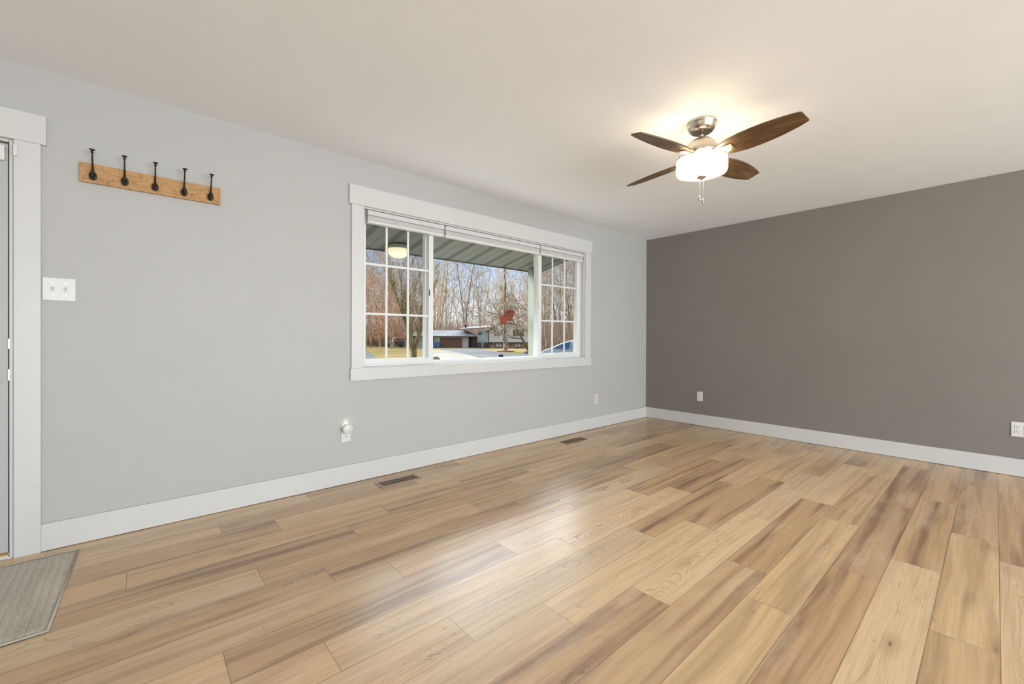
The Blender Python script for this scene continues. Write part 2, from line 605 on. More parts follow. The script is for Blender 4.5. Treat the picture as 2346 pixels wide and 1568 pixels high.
# joints: small bevelled dark line round every board
dv = a.math('MINIMUM', V, a.math('SUBTRACT', PW, V))
du = a.math('MINIMUM', U, a.math('SUBTRACT', PL, U))
dd = a.math('MINIMUM', dv, du)
jn = a.smooth(dd, 0.0006, 0.0022, 1.0, 0.0)
c9 = a.mix(a.math('MULTIPLY', jn, 0.62), c8, lin(84, 60, 42))
hh = a.math('SUBTRACT', a.math('ADD', a.math('MULTIPLY', fine, 0.5), a.math('MULTIPLY', med, 0.3)), a.math('MULTIPLY', jn, 1.6))
a.set(color=c9, rough=a.smooth(fine, 0.2, 0.8, 0.28, 0.38), spec=1.0)
a.bump(hh, 0.12, 0.0010)
M['floor'] = a.m
me.materials.append(M['floor'])

# ------------------------------------------------------------------ baseboards and door casing
BB = 0.14
b = MB().box(-5.639, 0, -0.015, 0, 0.003, BB)
tag(b.build('baseboard_left', 'trim', bevel=0.0015), 'white baseboard below the window', 'baseboard', kind='structure')
b = MB().box(-0.015, 0, YB, -0.015, 0.003, BB)
tag(b.build('baseboard_right', 'trim', bevel=0.0015), 'white baseboard along the taupe wall', 'baseboard', kind='structure')
tag(MB().box(XL, 0, YB, YB + 0.015, 0.003, BB).build('baseboard_back', 'trim'), 'white baseboard on the back wall', 'baseboard', kind='structure')
tag(MB().box(XL, XL + 0.015, YB, 0, 0.003, BB).build('baseboard_rear', 'trim'), 'white baseboard on the rear wall', 'baseboard', kind='structure')

t1 = empty('trim_1', (DX1, 0, 0), 'white flat board casing round the entry door', 'door casing', kind='structure')
MB().box(-5.729, -5.639, -0.019, 0, 0, 2.056).build('casing', 'trim', t1, 0.0015)
MB().box(-6.75, -6.66, -0.019, 0, 0, 2.056).build('casing', 'trim', t1, 0.0015)
MB().box(-6.77, -5.620, -0.024, 0, 2.056, 2.200).build('casing_header', 'trim', t1, 0.0015)

t2 = empty('trim_2', (WX0, 0, WZ0), 'white flat board casing round the big window', 'window casing', kind='structure')
MB().box(-4.075, WX0, -0.018, 0, WZ0, WZ1).build('casing', 'trim', t2, 0.0015)
MB().box(WX1, -1.238, -0.018, 0, WZ0, WZ1).build('casing', 'trim', t2, 0.0015)
MB().box(-4.093, -1.222, -0.023, 0, WZ1, 2.235).build('casing_header', 'trim', t2, 0.0015)
MB().box(-4.083, -1.232, -0.021, 0, 0.765, WZ0).build('casing_apron', 'trim', t2, 0.0015)

# ------------------------------------------------------------------ door
d1 = empty('door_1', (DX0, 0.03, 0), 'pale grey entry door at the left edge', 'door', kind='structure')
b = MB()
b.box(DX1 - 0.010, DX1, 0.0, WT, 0, DZ1)
b.box(DX0, DX0 + 0.012, 0.0, WT, 0, DZ1)
b.box(DX0 + 0.012, DX1 - 0.012, 0.0, WT, DZ1 - 0.010, DZ1)
b.build('door_jamb', 'trim', d1)
MB().box(DX0 + 0.02, DX1 - 0.015, 0.004, 0.048, 0.032, DZ1 - 0.018).build('door_slab', 'door', d1, 0.003)
b = MB()
b.box(DX1 - 0.0148, DX1 - 0.0102, 0.010, 0.05, 0.02, DZ1 - 0.01)
b.box(DX0 + 0.012, DX0 + 0.02, 0.022, 0.06, 0.02, DZ1 - 0.01)
b.box(DX0 + 0.012, DX1 - 0.016, 0.012, 0.05, DZ1 - 0.0178, DZ1 - 0.0105)
b.build('gap_shade', 'gap', d1)  # dark strips put in the door gap as its shade
MB().box(DX0 + 0.012, DX1 - 0.012, -0.004, 0.15, 0.0, 0.018).build('threshold', 'trim', d1, 0.002)
MB().box(DX0 + 0.02, DX1 - 0.02, 0.006, 0.075, 0.018, 0.027).build('threshold_strip', 'brass', d1)
b = MB().lathe([(0.032, 0), (0.032, 0.006), (0.014, 0.012), (0.012, 0.035), (0.027, 0.045), (0.029, 0.06), (0.02, 0.07), (0, 0.071)], (-5.828, 0.004, 0.90), (0, -1, 0), 24)
b.build('door_knob', 'nickel', d1)
b = MB().lathe([(0.03, 0), (0.03, 0.008), (0.024, 0.014), (0, 0.014)], (-5.828, 0.004, 1.06), (0, -1, 0), 24)
b.box(-5.833, -5.823, -0.026, -0.010, 1.045, 1.075)
b.build('deadbolt', 'nickel', d1)
b = MB()
b.box(DX1 - 0.0146, DX1 - 0.0102, 0.001, 0.009, 1.03, 1.08)
b.box(DX1 - 0.0146, DX1 - 0.0102, 0.001, 0.009, 0.875, 0.93)
b.build('strike_plate', 'nickel', d1)
ds = empty('door_sensor', (-5.775, 0.012, 1.94), 'white plastic entry sensor on the top corner of the door', 'sensor')
MB().box(-5.850, -5.757, -0.020, 0.004, 1.945, 2.018).build('sensor_body', 'plastic', ds, 0.003)
MB().box(-5.729, -5.714, -0.030, -0.019, 1.975, 2.028).build('sensor_magnet', 'plastic', ds, 0.002)

# ------------------------------------------------------------------ door mat
a = N('ribbed_rug')
tc = a.node('ShaderNodeTexCoord')
O = tc.outputs['Object']
lo = a.noise(a.mapping(O, (9, 3, 1)), 1.0, 3)
hi = a.noise(a.mapping(O, (170, 60, 100)), 1.0, 3, 0.7)
rb = a.node('ShaderNodeTexWave', wave_type='BANDS', bands_direction='X')
rb.inputs['Scale'].default_value = 11.6
rb.inputs['Distortion'].default_value = 0.9
rb.inputs['Detail'].default_value = 1.5
rb.inputs['Detail Scale'].default_value = 1.2
a.link(O, rb.inputs['Vector'])
cc = a.ramp(lo, [(0.3, lin(172, 164, 152)), (0.7, lin(200, 193, 182))])
cc = a.mix(a.smooth(rb.outputs['Fac'], 0.0, 0.35, 0.30, 0.0), cc, lin(140, 130, 116))
cc = a.mix(a.smooth(hi, 0.40, 0.62, 0.0, 0.45), cc, lin(214, 208, 196))
a.set(color=cc, rough=0.95, spec=0.1)
a.bump(a.math('ADD', rb.outputs['Fac'], a.math('MULTIPLY', hi, 0.5)), 0.35, 0.004)
M['rug'] = a.m
b = MB()
nx, ny = 60, 40
x0r, x1r, y0r, y1r = -6.62, -5.500, -0.885, -0.108
gv, gf = [], []
for j in range(ny + 1):
    for i in range(nx + 1):
        fx, fy = i / nx, j / ny
        xx = x0r + (x1r - x0r) * fx - 0.022 * (1 - fy) * fx + 0.002 * math.sin(fy * 17)
        yy = y0r + (y1r - y0r) * fy + 0.002 * math.sin(fx * 13)
        zz = 0.009 + 0.0016 * math.sin(xx * 2 * PI / 0.10 + 0.8 * math.sin(yy * 9))
        if i in (0, nx) or j in (0, ny):
            zz = 0.001
        gv.append((xx, yy, zz))
for j in range(ny):
    for i in range(nx):
        q = j * (nx + 1) + i
        gf.append((q, q + 1, q + nx + 2, q + nx + 1))
b.add(gv, gf, True)
rug = empty('door_mat', (-6.0, -0.5, 0), 'grey ribbed fabric mat on the floor before the door', 'mat')
b.build('rug_field', 'rug', rug, normals=False)
M['rug_edge'] = plain('rug_binding', lin(178, 172, 160), 0.9, 0.08, 60, 0.5, 500)
b = MB()
b.tube([(x1r - 0.022, y0r, 0.005), (x1r - 0.011, (y0r + y1r) / 2, 0.005), (x1r, y1r, 0.005)], 0.0042, 8)
b.tube([(x0r, y0r, 0.005), (x1r - 0.022, y0r, 0.005)], 0.0042, 8)
b.tube([(x0r, y1r, 0.005), (x1r, y1r, 0.005)], 0.0042, 8)
b.build('rug_binding', 'rug_edge', rug)

# ------------------------------------------------------------------ window
w1 = empty('window_1', (WX0, 0.05, WZ0), 'wide white three-part sliding window looking on the front yard', 'window', kind='structure')
b = MB()     # jamb liner and outer vinyl frame
b.box(WX0, WX0 + 0.012, 0, WT, WZ0, WZ1)
b.box(WX1 - 0.012, WX1, 0, WT, WZ0, WZ1)
b.box(WX0 + 0.012, WX1 - 0.012, 0, WT, WZ0 - 0.0, WZ0 + 0.006)
b.box(WX0 + 0.012, WX1 - 0.012, 0, WT, WZ1 - 0.012, WZ1)
b.build('window_liner', 'trim', w1)
b = MB()
FX0, FX1, FZ0, FZ1 = WX0 + 0.012, WX1 - 0.012, WZ0 + 0.006, WZ1 - 0.012
b.box(FX0, FX0 + 0.014, 0.05, 0.15, FZ0, FZ1)
b.box(FX1 - 0.014, FX1, 0.05, 0.15, FZ0, FZ1)
b.box(FX0 + 0.014, FX1 - 0.014, 0.05, 0.15, FZ0, FZ0 + 0.010)
b.box(FX0 + 0.014, FX1 - 0.014, 0.05, 0.15, FZ1 - 0.02, FZ1)
b.box(FX0 + 0.014, FX1 - 0.014, 0.048, 0.056, FZ0 + 0.01, FZ0 + 0.018)
b.build('window_frame', 'vinyl', w1, 0.001)
SZ0, SZ1 = FZ0 + 0.010, FZ1 - 0.02


def sash(name, x0, x1, sl, sr, bot, yf, yb, yg):
    bb = MB()
    bb.box(x0, x0 + sl, yf, yb, SZ0, SZ1)
    bb.box(x1 - sr, x1, yf, yb, SZ0, SZ1)
    bb.box(x0 + sl, x1 - sr, yf, yb, SZ0, SZ0 + bot)
    bb.box(x0 + sl, x1 - sr, yf, yb, SZ1 - 0.04, SZ1)
    s_ = bb.build(name, 'vinyl', w1, 0.0015)
    MB().box(x0 + sl, x1 - sr, yg - 0.002, yg + 0.002, SZ0 + bot, SZ1 - 0.04).build('window_glass', 'glass', s_)
    return s_


sl_ = sash('sash', FX0 + 0.014, -3.334, 0.022, 0.042, 0.046, 0.058, 0.098, 0.088)
sr_ = sash('sash', -2.040, FX1 - 0.014, 0.048, 0.040, 0.046, 0.058, 0.098, 0.088)
sc_ = sash('fixed_sash', -3.390, -1.992, 0.034, 0.036, 0.018, 0.101, 0.146, 0.126)
for s_, xa, xb, xs in ((sl_, FX0 + 0.036, -3.376, (-3.762, -3.572)), (sr_, -1.992, FX1 - 0.054, (-1.812, -1.614))):
    bb = MB()
    for x in xs:
        bb.box(x - 0.0085, x + 0.0085, 0.064, 0.074, SZ0 + 0.046, SZ1 - 0.04)
    for z in (1.669, 1.277):
        bb.box(xa, xb, 0.0635, 0.0735, z - 0.0085, z + 0.0085)
    bb.build('muntin_grid', 'vinyl', s_, 0.001)
# insect screens outside the two sliding sashes
a = N('insect_screen')
a.n.remove(a.b)
tr = a.node('ShaderNodeBsdfTransparent')
df = a.node('ShaderNodeBsdfDiffuse')
df.inputs[0].default_value = (0.008, 0.008, 0.008, 1)
mx = a.node('ShaderNodeMixShader')
tc = a.node('ShaderNodeTexCoord')
mx.inputs[0].default_value = 0.16
a.link(tr.outputs[0], mx.inputs[1])
a.link(df.outputs[0], mx.inputs[2])
a.link(mx.outputs[0], a.n['Material Output'].inputs[0])
M['screen'] = a.m
MB().box(FX0 + 0.014, -3.392, 0.1385, 0.1395, SZ0, SZ1).build('insect_screen', 'screen', w1)
MB().box(-1.990, FX1 - 0.014, 0.1385, 0.1395, SZ0, SZ1).build('insect_screen', 'screen', w1)
# latches
b = MB().box(-3.376, -3.371, 0.052, 0.058, 1.45, 1.51)
b.box(-3.3755, -3.3715, 0.048, 0.0525, 1.468, 1.492)
b.build('latch', 'slot', sl_, 0.001)
b = MB().box(-2.050, -2.036, 0.044, 0.058, 1.385, 1.475)
b.tube([(-2.043, 0.046, 1.40), (-2.043, 0.036, 1.42), (-2.043, 0.036, 1.445), (-2.043, 0.046, 1.465)], 0.004, 8)
b.build('latch', 'vinyl', sr_, 0.001)

# ------------------------------------------------------------------ cellular shades, pulled right up
def blind(x0, x1, label):
    r = empty('window_shade', ((x0 + x1) / 2, 0.025, 2.075), label, 'shade', 'raised shades in the window')
    MB().box(x0, x1, 0.0, 0.044, 2.036, 2.073).build('headrail', 'fabric', r, 0.003)
    bb = MB()
    nf = 5
    prof = []
    for k in range(nf):
        z = 2.034 - k * 0.008
        prof += [(0.004 + 0.001 * (k % 2), z), (0.000, z - 0.004)]
    prof += [(0.004, 2.034 - nf * 0.008)]
    back = [(0.034 - y, z) for y, z in prof][::-1]
    bb.prism([(x0 + 0.003, y + 0.004, z) for y, z in prof + back], None, (x1 - x0 - 0.006, 0, 0))
    bb.build('shade_fabric', 'fabric_lo', r)
    MB().box(x0 + 0.001, x1 - 0.001, 0.000, 0.046, 1.976, 1.993).build('bottom_rail', 'plastic', r, 0.004)
    cx_ = (x0 + x1) / 2
    bb = MB().box(cx_ - 0.03, cx_ + 0.03, -0.008, 0.004, 1.972, 1.979)
    bb.build('pull_tab', 'plastic', r, 0.002)


blind(-3.945, -3.256, 'white pleated shade raised above the left sash of the window')
blind(-3.244, -2.074, 'widest white pleated shade raised above the middle pane of the window')
blind(-2.062, -1.356, 'white pleated shade raised above the right sash of the window')

# ------------------------------------------------------------------ switches and outlets (local frame: x right, z up, -y toward room)
def plate_root(name, loc, rz, label, cat, group=None):
    r = empty(name, loc, label, cat, group, local=True)
    r.rotation_euler = (0, 0, rz)
    return r


def receptacle(r, cx_, cz, mat='plastic'):
    bb = MB()
    pr = [(-0.0135, -0.0145), (0.0135, -0.0145), (0.0165, -0.006), (0.0165, 0.006), (0.0135, 0.0145), (-0.0135, 0.0145), (-0.0165, 0.006), (-0.0165, -0.006)]
    bb.prism([(cx_ + x, -0.0085, cz + z) for x, z in pr], None, (0, 0.004, 0))
    rec = bb.build('receptacle', mat, r)
    bb = MB()
    bb.box(cx_ - 0.0075, cx_ - 0.0050, -0.0092, -0.0080, cz + 0.000, cz + 0.008)
    bb.box(cx_ + 0.0050, cx_ + 0.0075, -0.0092, -0.0080, cz + 0.001, cz + 0.007)
    bb.lathe([(0.0026, 0), (0.0026, 0.0012)], (cx_, -0.0080, cz - 0.006), (0, -1, 0), 12, False)
    bb.build('slots', 'slot', rec)


def outlet(loc, rz, label, gangs=1, mat='plastic', group=None, rows=(0.0195, -0.0195)):
    r = plate_root('wall_outlet', loc, rz, label, 'outlet', group)
    w_ = 0.035 + 0.023 * (gangs - 1)
    MB().box(-w_, w_, -0.006, 0, -0.0585, 0.0585).build('cover_plate', mat, r, 0.0025)
    for g in range(gangs):
        cx_ = (g - (gangs - 1) / 2) * 0.046
        for cz in rows:
            receptacle(r, cx_, cz, mat)
        MB().lathe([(0.003, 0), (0.003, 0.001)], (cx_, -0.006, 0), (0, -1, 0), 12, False).build('screw', 'slot' if False else 'nickel', r)
    return r


outlet((-4.1105, 0, 0.371), 0, 'white wall outlet below the window with the round night light plugged in')
outlet((-1.110, 0, 0.352), 0, 'almond wall outlet between the window and the corner', mat='almond')
outlet((0, -0.753, 0.365), -PI / 2, 'white wall outlet low on the taupe wall near the corner')
outlet((0, -3.333, 0.375), -PI / 2, 'white double-width wall outlet at the right edge of the taupe wall', gangs=2)

r = plate_root('light_switch', (-5.5765, 0, 1.334), 0, 'white double toggle switch plate beside the door casing', 'light switch')
MB().box(-0.0595, 0.0595, -0.006, 0, -0.0585, 0.0585).build('cover_plate', 'plastic', r, 0.0025)
for cx_ in (-0.023, 0.023):
    bb = MB().box(cx_ - 0.005, cx_ + 0.005, -0.008, -0.005, -0.012, 0.012)
    bb.obox((cx_, -0.013, 0.004), (1, 0, 0), (0, 1, 0.5), (0, -0.5, 1), 0.004, 0.009, 0.004)
    bb.build('toggle', 'almond', r, 0.001)
    for cz in (-0.030, 0.030):
        MB().lathe([(0.0028, 0), (0.0028, 0.001)], (cx_, -0.006, cz), (0, -1, 0), 12, False).build('screw', 'nickel', r)

# night light: round puck plugged into the upper receptacle, glowing upward against the wall
r = plate_root('night_light', (-4.1105, -0.0065, 0.4145), 0, 'round white plug-in night light glowing at its top edge', 'night light')
MB().lathe([(0.031, 0.005), (0.0365, 0.007), (0.037, 0.040), (0.0345, 0.0445), (0, 0.045)], (0, -0.0025, 0), (0, -1, 0), 40).build('puck', 'plastic', r)
a = N('night_light_led')
a.set(color=(0.85, 1.0, 0.8, 1), emis=(0.80, 1.0, 0.70, 1), estr=2.5)
M['led'] = a.m
bb = MB()
arc = [(0.0335 * math.sin(t_), -0.0045, 0.0335 * math.cos(t_)) for t_ in [(-1.0 + 2.0 * k / 14) for k in range(15)]]
bb.tube(arc, 0.0022, 6)
bb.build('light_ring', 'led', r)
nl = bpy.data.lights.new('night_light_lamp', 'POINT')
nl.energy = 0.012
nl.color = (0.78, 1.0, 0.66)
nl.shadow_soft_size = 0.008
nlo = bpy.data.objects.new('night_light_lamp', nl)
C.objects.link(nlo)
nlo.parent = r
nlo.location = (0, -0.012, 0.046)

# ------------------------------------------------------------------ floor registers
M['reg_tan'] = plain('register_frame_tan', lin(172, 150, 128), 0.4, 0.03, 20, metal=0.3)
M['reg_brown'] = plain('register_frame_brown', lin(128, 104, 84), 0.45, 0.05, 20, metal=0.3)
M['reg_slat'] = plain('register_louver', lin(132, 108, 88), 0.4, 0.05, 20, metal=0.4)


def register(cx_, cy_, hw, hh, frame, slat, label, fb):
    r = empty('floor_register', (cx_, cy_, 0), label, 'floor vent')
    bb = MB()
    bb.box(cx_ - hw, cx_ + hw, cy_ - hh, cy_ - hh + fb, 0.0005, 0.005)
    bb.box(cx_ - hw, cx_ + hw, cy_ + hh - fb, cy_ + hh, 0.0005, 0.005)
    bb.box(cx_ - hw, cx_ - hw + fb, cy_ - hh + fb, cy_ + hh - fb, 0.0005, 0.005)
    bb.box(cx_ + hw - fb, cx_ + hw, cy_ - hh + fb, cy_ + hh - fb, 0.0005, 0.005)
    bb.build('frame', frame, r, 0.0015)
    MB().box(cx_ - hw + fb, cx_ + hw - fb, cy_ - hh + fb, cy_ + hh - fb, 0.0006, 0.0012).build('duct_opening', 'slot', r)
    bb = MB()
    n = 24
    for k in range(n):
        x = cx_ - hw + fb + (k + 0.5) * (2 * (hw - fb)) / n
        bb.box(x - 0.0031, x + 0.0031, cy_ - hh + fb, cy_ + hh - fb, 0.0012, 0.0042)
    bb.box(cx_ - hw + fb, cx_ + hw - fb, cy_ - 0.002, cy_ + 0.002, 0.0012, 0.0044)
    bb.build('louvers', slat, r)


register(-3.782, -0.200, 0.165, 0.068, 'reg_tan', 'reg_slat', 'tan metal floor register nearer the door with dark louvres', 0.020)
register(-1.800, -0.243, 0.160, 0.056, 'reg_brown', 'reg_brown', 'brown metal floor register nearer the corner', 0.012)

# ------------------------------------------------------------------ coat rack
a = N('rustic_pine')
tc = a.node('ShaderNodeTexCoord')
O = tc.outputs['Object']
wv = a.noise(a.mapping(O, (5, 1, 9)), 1.0, 2)
g1 = a.noise(a.mapping(O, (9, 1, 120)), 1.0, 4, 0.65, 1.5)
g2 = a.noise(a.mapping(O, (26, 1, 16)), 1.0, 4, 0.7, 2.5)
g3 = a.noise(a.mapping(O, (2.2, 1, 26), (4, 0, 2)), 1.0, 3, 0.6, 1.0)
cc = a.ramp(g1, [(0.3, lin(150, 108, 62)), (0.55, lin(186, 142, 88)), (0.8, lin(200, 160, 104))])
cc = a.mix(a.smooth(g2, 0.52, 0.68, 0.0, 0.55), cc, lin(112, 76, 40))
cc = a.mix(a.smooth(g3, 0.55, 0.7, 0.0, 0.6), cc, lin(196, 138, 66))
a.set(color=cc, rough=0.55)
a.bump(g1, 0.25, 0.002)
M['pine'] = a.m
M['pine_dark'] = plain('pine_edge', lin(104, 68, 38), 0.6, 0.2, 40)
cr = empty('coat_rack', (-5.196, -0.009, 1.96), 'rustic wooden coat rack board with five iron hooks on the wall', 'coat rack')
MB().box(-5.504, -4.889, -0.018, 0, 1.908, 2.010).build('board', 'pine', cr, 0.0012)


def hook(x, side):
    """cast iron hat and coat hook: shield plate, upright arm with a mushroom knob, short lower arm"""
    r = MB()
    yb, zb = -0.018, 1.942
    sh = [(-0.004, 0.030), (0.004, 0.030), (0.010, 0.020), (0.0145, 0.008), (0.014, -0.006), (0.009, -0.016), (0, -0.021), (-0.009, -0.016), (-0.014, -0.006), (-0.0145, 0.008), (-0.010, 0.020)]
    r.prism([(x + q[0] * 1.15, yb - 0.004, zb + q[1]) for q in sh], None, (0, 0.004, 0))
    r.tube([(x, yb - 0.003, zb + 0.014), (x, yb - 0.012, zb + 0.026), (x, yb - 0.030, zb + 0.058), (x, yb - 0.048, zb + 0.092), (x, yb - 0.060, zb + 0.117)],
           [0.0062, 0.0052, 0.0040, 0.0036, 0.0038], 10)
    ax = Vector((0, -0.012, 0.025)).normalized()
    r.lathe([(0.0038, -0.002), (0.0070, 0.001), (0.0074, 0.003), (0.0040, 0.006), (0.0040, 0.009), (0.0090, 0.011), (0.0128, 0.0145), (0.0118, 0.0172), (0.006, 0.0190), (0, 0.0194)],
            (x, yb - 0.057, zb + 0.110), ax, 18)
    r.tube([(x, yb - 0.003, zb + 0.004), (x, yb - 0.018, zb - 0.012), (x, yb - 0.034, zb - 0.014), (x, yb - 0.042, zb - 0.004), (x, yb - 0.043, zb + 0.004)],
           [0.0085, 0.0075, 0.0065, 0.006, 0.0055], 10)
    r.lathe([(0, -0.010), (0.007, -0.0075), (0.0098, 0), (0.007, 0.0075), (0, 0.010)], (x, yb - 0.043, zb + 0.009), (0, 0, 1), 14)
    for dx, dz in ((-0.008, 0.012), (0.008, 0.012), (0, -0.014)):
        r.lathe([(0.003, 0), (0.0028, 0.0015), (0, 0.0022)], (x + dx, yb - 0.004, zb + dz), (0, -1, 0), 10)
    r.build('hook', 'iron', cr)


for x in (-5.452, -5.327, -5.199, -5.068, -4.940):
    hook(x, 0)

# ------------------------------------------------------------------ ceiling fan
a = N('dark_oak_blade')
tc = a.node('ShaderNodeTexCoord')
O = tc.outputs['Object']
g1 = a.noise(a.mapping(O, (7, 150, 1)), 1.0, 3, 0.65, 0.6)
g2 = a.noise(a.mapping(O, (3, 22, 1)), 1.0, 3, 0.6, 0.8)
cc = a.ramp(g2, [(0.3, lin(84, 62, 42)), (0.7, lin(126, 94, 62))])
cc = a.mix(a.smooth(g1, 0.48, 0.68, 0.0, 0.6), cc, lin(52, 38, 28))
a.set(color=cc, rough=0.42)
a.bump(g1, 0.15, 0.001)
M['blade'] = a.m
FXc, FYc = -2.630, -1.972
fan = empty('ceiling_fan', (FXc, FYc, H), 'brushed nickel ceiling fan with four dark wood blades and a lit drum lamp', 'ceiling fan')
c0 = (FXc, FYc, 0)
MB().lathe([(0.086, 2.44), (0.088, 2.437), (0.088, 2.427), (0.083, 2.423), (0.082, 2.412), (0.076, 2.396), (0.065, 2.382), (0.054, 2.375), (0.050, 2.376), (0.0, 2.378)], c0, n=48).build('canopy', 'nickel', fan)
bb = MB().lathe([(0.0125, 2.3785), (0.0125, 2.344)], c0, n=20)
bb.lathe([(0.018, 2.350), (0.019, 2.346), (0.018, 2.341)], c0, n=20)
bb.build('downrod', 'nickel', fan)
MB().lathe([(0.0, 2.346), (0.022, 2.345), (0.034, 2.340), (0.060, 2.326), (0.082, 2.304), (0.096, 2.278), (0.100, 2.262), (0.102, 2.252), (0.102, 2.236), (0.085, 2.230), (0.0, 2.230)], c0, n=56).build('motor_housing', 'nickel', fan)
MB().lathe([(0.060, 2.2295), (0.064, 2.222), (0.064, 2.206), (0.055, 2.200), (0.0, 2.200)], c0, n=40).build('switch_housing', 'nickel', fan)

BZ = 2.222
out = [(0.095, -0.030), (0.14, -0.050), (0.20, -0.068), (0.27, -0.0785), (0.34, -0.081), (0.41, -0.078), (0.48, -0.071), (0.54, -0.061), (0.578, -0.052), (0.584, -0.046),
       (0.588, 0.026), (0.583, 0.034), (0.53, 0.049), (0.46, 0.063), (0.39, 0.072), (0.32, 0.076), (0.25, 0.074), (0.18, 0.062), (0.13, 0.045), (0.095, 0.030)]
pt = math.radians(15.5)
for k, ang in enumerate((-99, 171, 81, -9)):
    bm = bmesh.new()
    top = [bm.verts.new((x, y, 0.0035)) for x, y in out]
    bot = [bm.verts.new((x, y, -0.0035)) for x, y in out]
    bm.faces.new(top)
    bm.faces.new(bot[::-1])
    for i in range(len(out)):
        j = (i + 1) % len(out)
        bm.faces.new((top[i], bot[i], bot[j], top[j]))
    bmesh.ops.bevel(bm, geom=[e for e in bm.edges if abs(e.verts[0].co.z - e.verts[1].co.z) < 1e-6], offset=0.0015, segments=2, affect='EDGES')
    bmesh.ops.recalc_face_normals(bm, faces=bm.faces)
    me = bpy.data.meshes.new('blade')
    bm.to_mesh(me)
    bm.free()
    me.materials.append(M['blade'])
    o = bpy.data.objects.new('blade', me)
    C.objects.link(o)
    o.parent = fan
    o.location = (0, 0, BZ - H)
    o.rotation_euler = (Matrix.Rotation(math.radians(ang), 3, 'Z') @ Matrix.Rotation(-pt, 3, 'X')).to_euler()
    o['_local'] = 1
    # blade iron: arm with a squared plate that grips the blade from below
    bb = MB()
    pl_ = [(0.085, -0.016), (0.12, -0.018), (0.155, -0.030), (0.205, -0.030), (0.205, 0.030), (0.155, 0.030), (0.12, 0.018), (0.085, 0.016)]
    bb.prism([(x, y, -0.0085) for x, y in pl_], None, (0, 0, 0.0045))
    bb.prism([(0.06, -0.016, -0.004), (0.10, -0.017, -0.006), (0.10, 0.017, -0.006), (0.06, 0.016, -0.004)], None, (0, 0, 0.012))
    bb.lathe([(0.004, -0.0085), (0.0035, -0.0105), (0, -0.011)], (0.185, -0.018, 0), n=10)
    bb.lathe([(0.004, -0.0085), (0.0035, -0.0105), (0, -0.011)], (0.185, 0.018, 0), n=10)
    bb.build('blade_bracket', 'nickel', o, 0.001)

# drum lamp: frosted inner drum inside a clear glass outer drum
a = N('lit_frosted_glass')
tc = a.node('ShaderNodeTexCoord')
v = a.noise(tc.outputs['Object'], 9, 2)
a.set(color=(0.95, 0.92, 0.85, 1), rough=0.5, emis=a.ramp(v, [(0.3, (1.0, 0.86, 0.62)), (0.7, (1.0, 0.90, 0.70))]), estr=9.0)
M['frost'] = a.m
a = N('clear_drum_glass')
a.n.remove(a.b)
tr = a.node('ShaderNodeBsdfTransparent')
tr.inputs[0].default_value = (1.0, 0.97, 0.90, 1)
tl = a.node('ShaderNodeBsdfTranslucent')
tl.inputs[0].default_value = (0.9, 0.82, 0.70, 1)
gl = a.node('ShaderNodeBsdfGlossy')
gl.inputs['Roughness'].default_value = 0.08
lw = a.node('ShaderNodeLayerWeight')
m1 = a.node('ShaderNodeMixShader')
m1.inputs[0].default_value = 0.22
m2 = a.node('ShaderNodeMixShader')
a.link(a.math('ADD', a.math('MULTIPLY', a.math('POWER', lw.outputs['Facing'], 3.0), 0.4), 0.03), m2.inputs[0])
a.link(tr.outputs[0], m1.inputs[1])
a.link(tl.outputs[0], m1.inputs[2])
a.link(m1.outputs[0], m2.inputs[1])
a.link(gl.outputs[0], m2.inputs[2])
a.link(m2.outputs[0], a.n['Material Output'].inputs[0])
M['clear'] = a.m
lk = MB().lathe([(0.137, 2.203), (0.139, 2.160), (0.138, 2.134), (0.128, 2.121), (0.06, 2.114), (0.0, 2.112)], c0, n=64, cap=False)
lamp = lk.build('lamp_drum', 'frost', fan)
lk = MB().lathe([(0.148, 2.208), (0.1495, 2.190), (0.1495, 2.135), (0.144, 2.122), (0.132, 2.1165), (0.132, 2.119), (0.143, 2.1245), (0.1478, 2.136), (0.1478, 2.190), (0.1465, 2.208), (0.148, 2.208)], c0, n=72, cap=False)
lk.build('glass_drum', 'clear', fan)
bb = MB()
bb.lathe([(0.150, 2.2090), (0.151, 2.2065), (0.150, 2.2045), (0.1475, 2.2045), (0.1475, 2.2090), (0.150, 2.2090)], c0, n=72, cap=False)
for k in range(3):
    an = 0.6 + k * 2 * PI / 3
    bb.tube([(FXc + math.cos(an) * 0.062, FYc + math.sin(an) * 0.062, 2.206), (FXc + math.cos(an) * 0.149, FYc + math.sin(an) * 0.149, 2.206)], 0.003, 8)
    bb.lathe([(0.005, 0), (0.006, 0.004), (0.005, 0.010), (0, 0.012)], (FXc + math.cos(an) * 0.150, FYc + math.sin(an) * 0.150, 2.206), (math.cos(an), math.sin(an), 0), 12)
bb.build('lamp_ring', 'nickel', fan)
MB().lathe([(0.0, 2.1115), (0.024, 2.1095), (0.028, 2.103), (0.024, 2.095), (0.010, 2.089), (0.006, 2.082), (0.0, 2.080)], c0, n=28).build('finial', 'nickel', fan)
for dx, dz, zt in ((-0.011, 1.985, 'a'), (0.011, 1.968, 'b')):
    bb = MB()
    z = 2.098
    while z > dz:
        bb.lathe([(0, -0.0018), (0.0017, 0), (0, 0.0018)], (FXc + dx * 0.78, FYc - dx * 0.62, z), n=6)
        z -= 0.0042
    bb.tube([(FXc + dx * 0.78, FYc - dx * 0.62, 2.098), (FXc + dx * 0.78, FYc - dx * 0.62, dz)], 0.0008, 5)
    ch = bb.build('pull_chain', 'nickel', fan)
    MB().lathe([(0, 0.010), (0.003, 0.008), (0.0065, -0.006), (0.0075, -0.016), (0.0055, -0.026), (0, -0.029)], (FXc + dx * 0.78, FYc - dx * 0.62, dz - 0.008), n=14).build('pull_fob', 'nickel', ch)
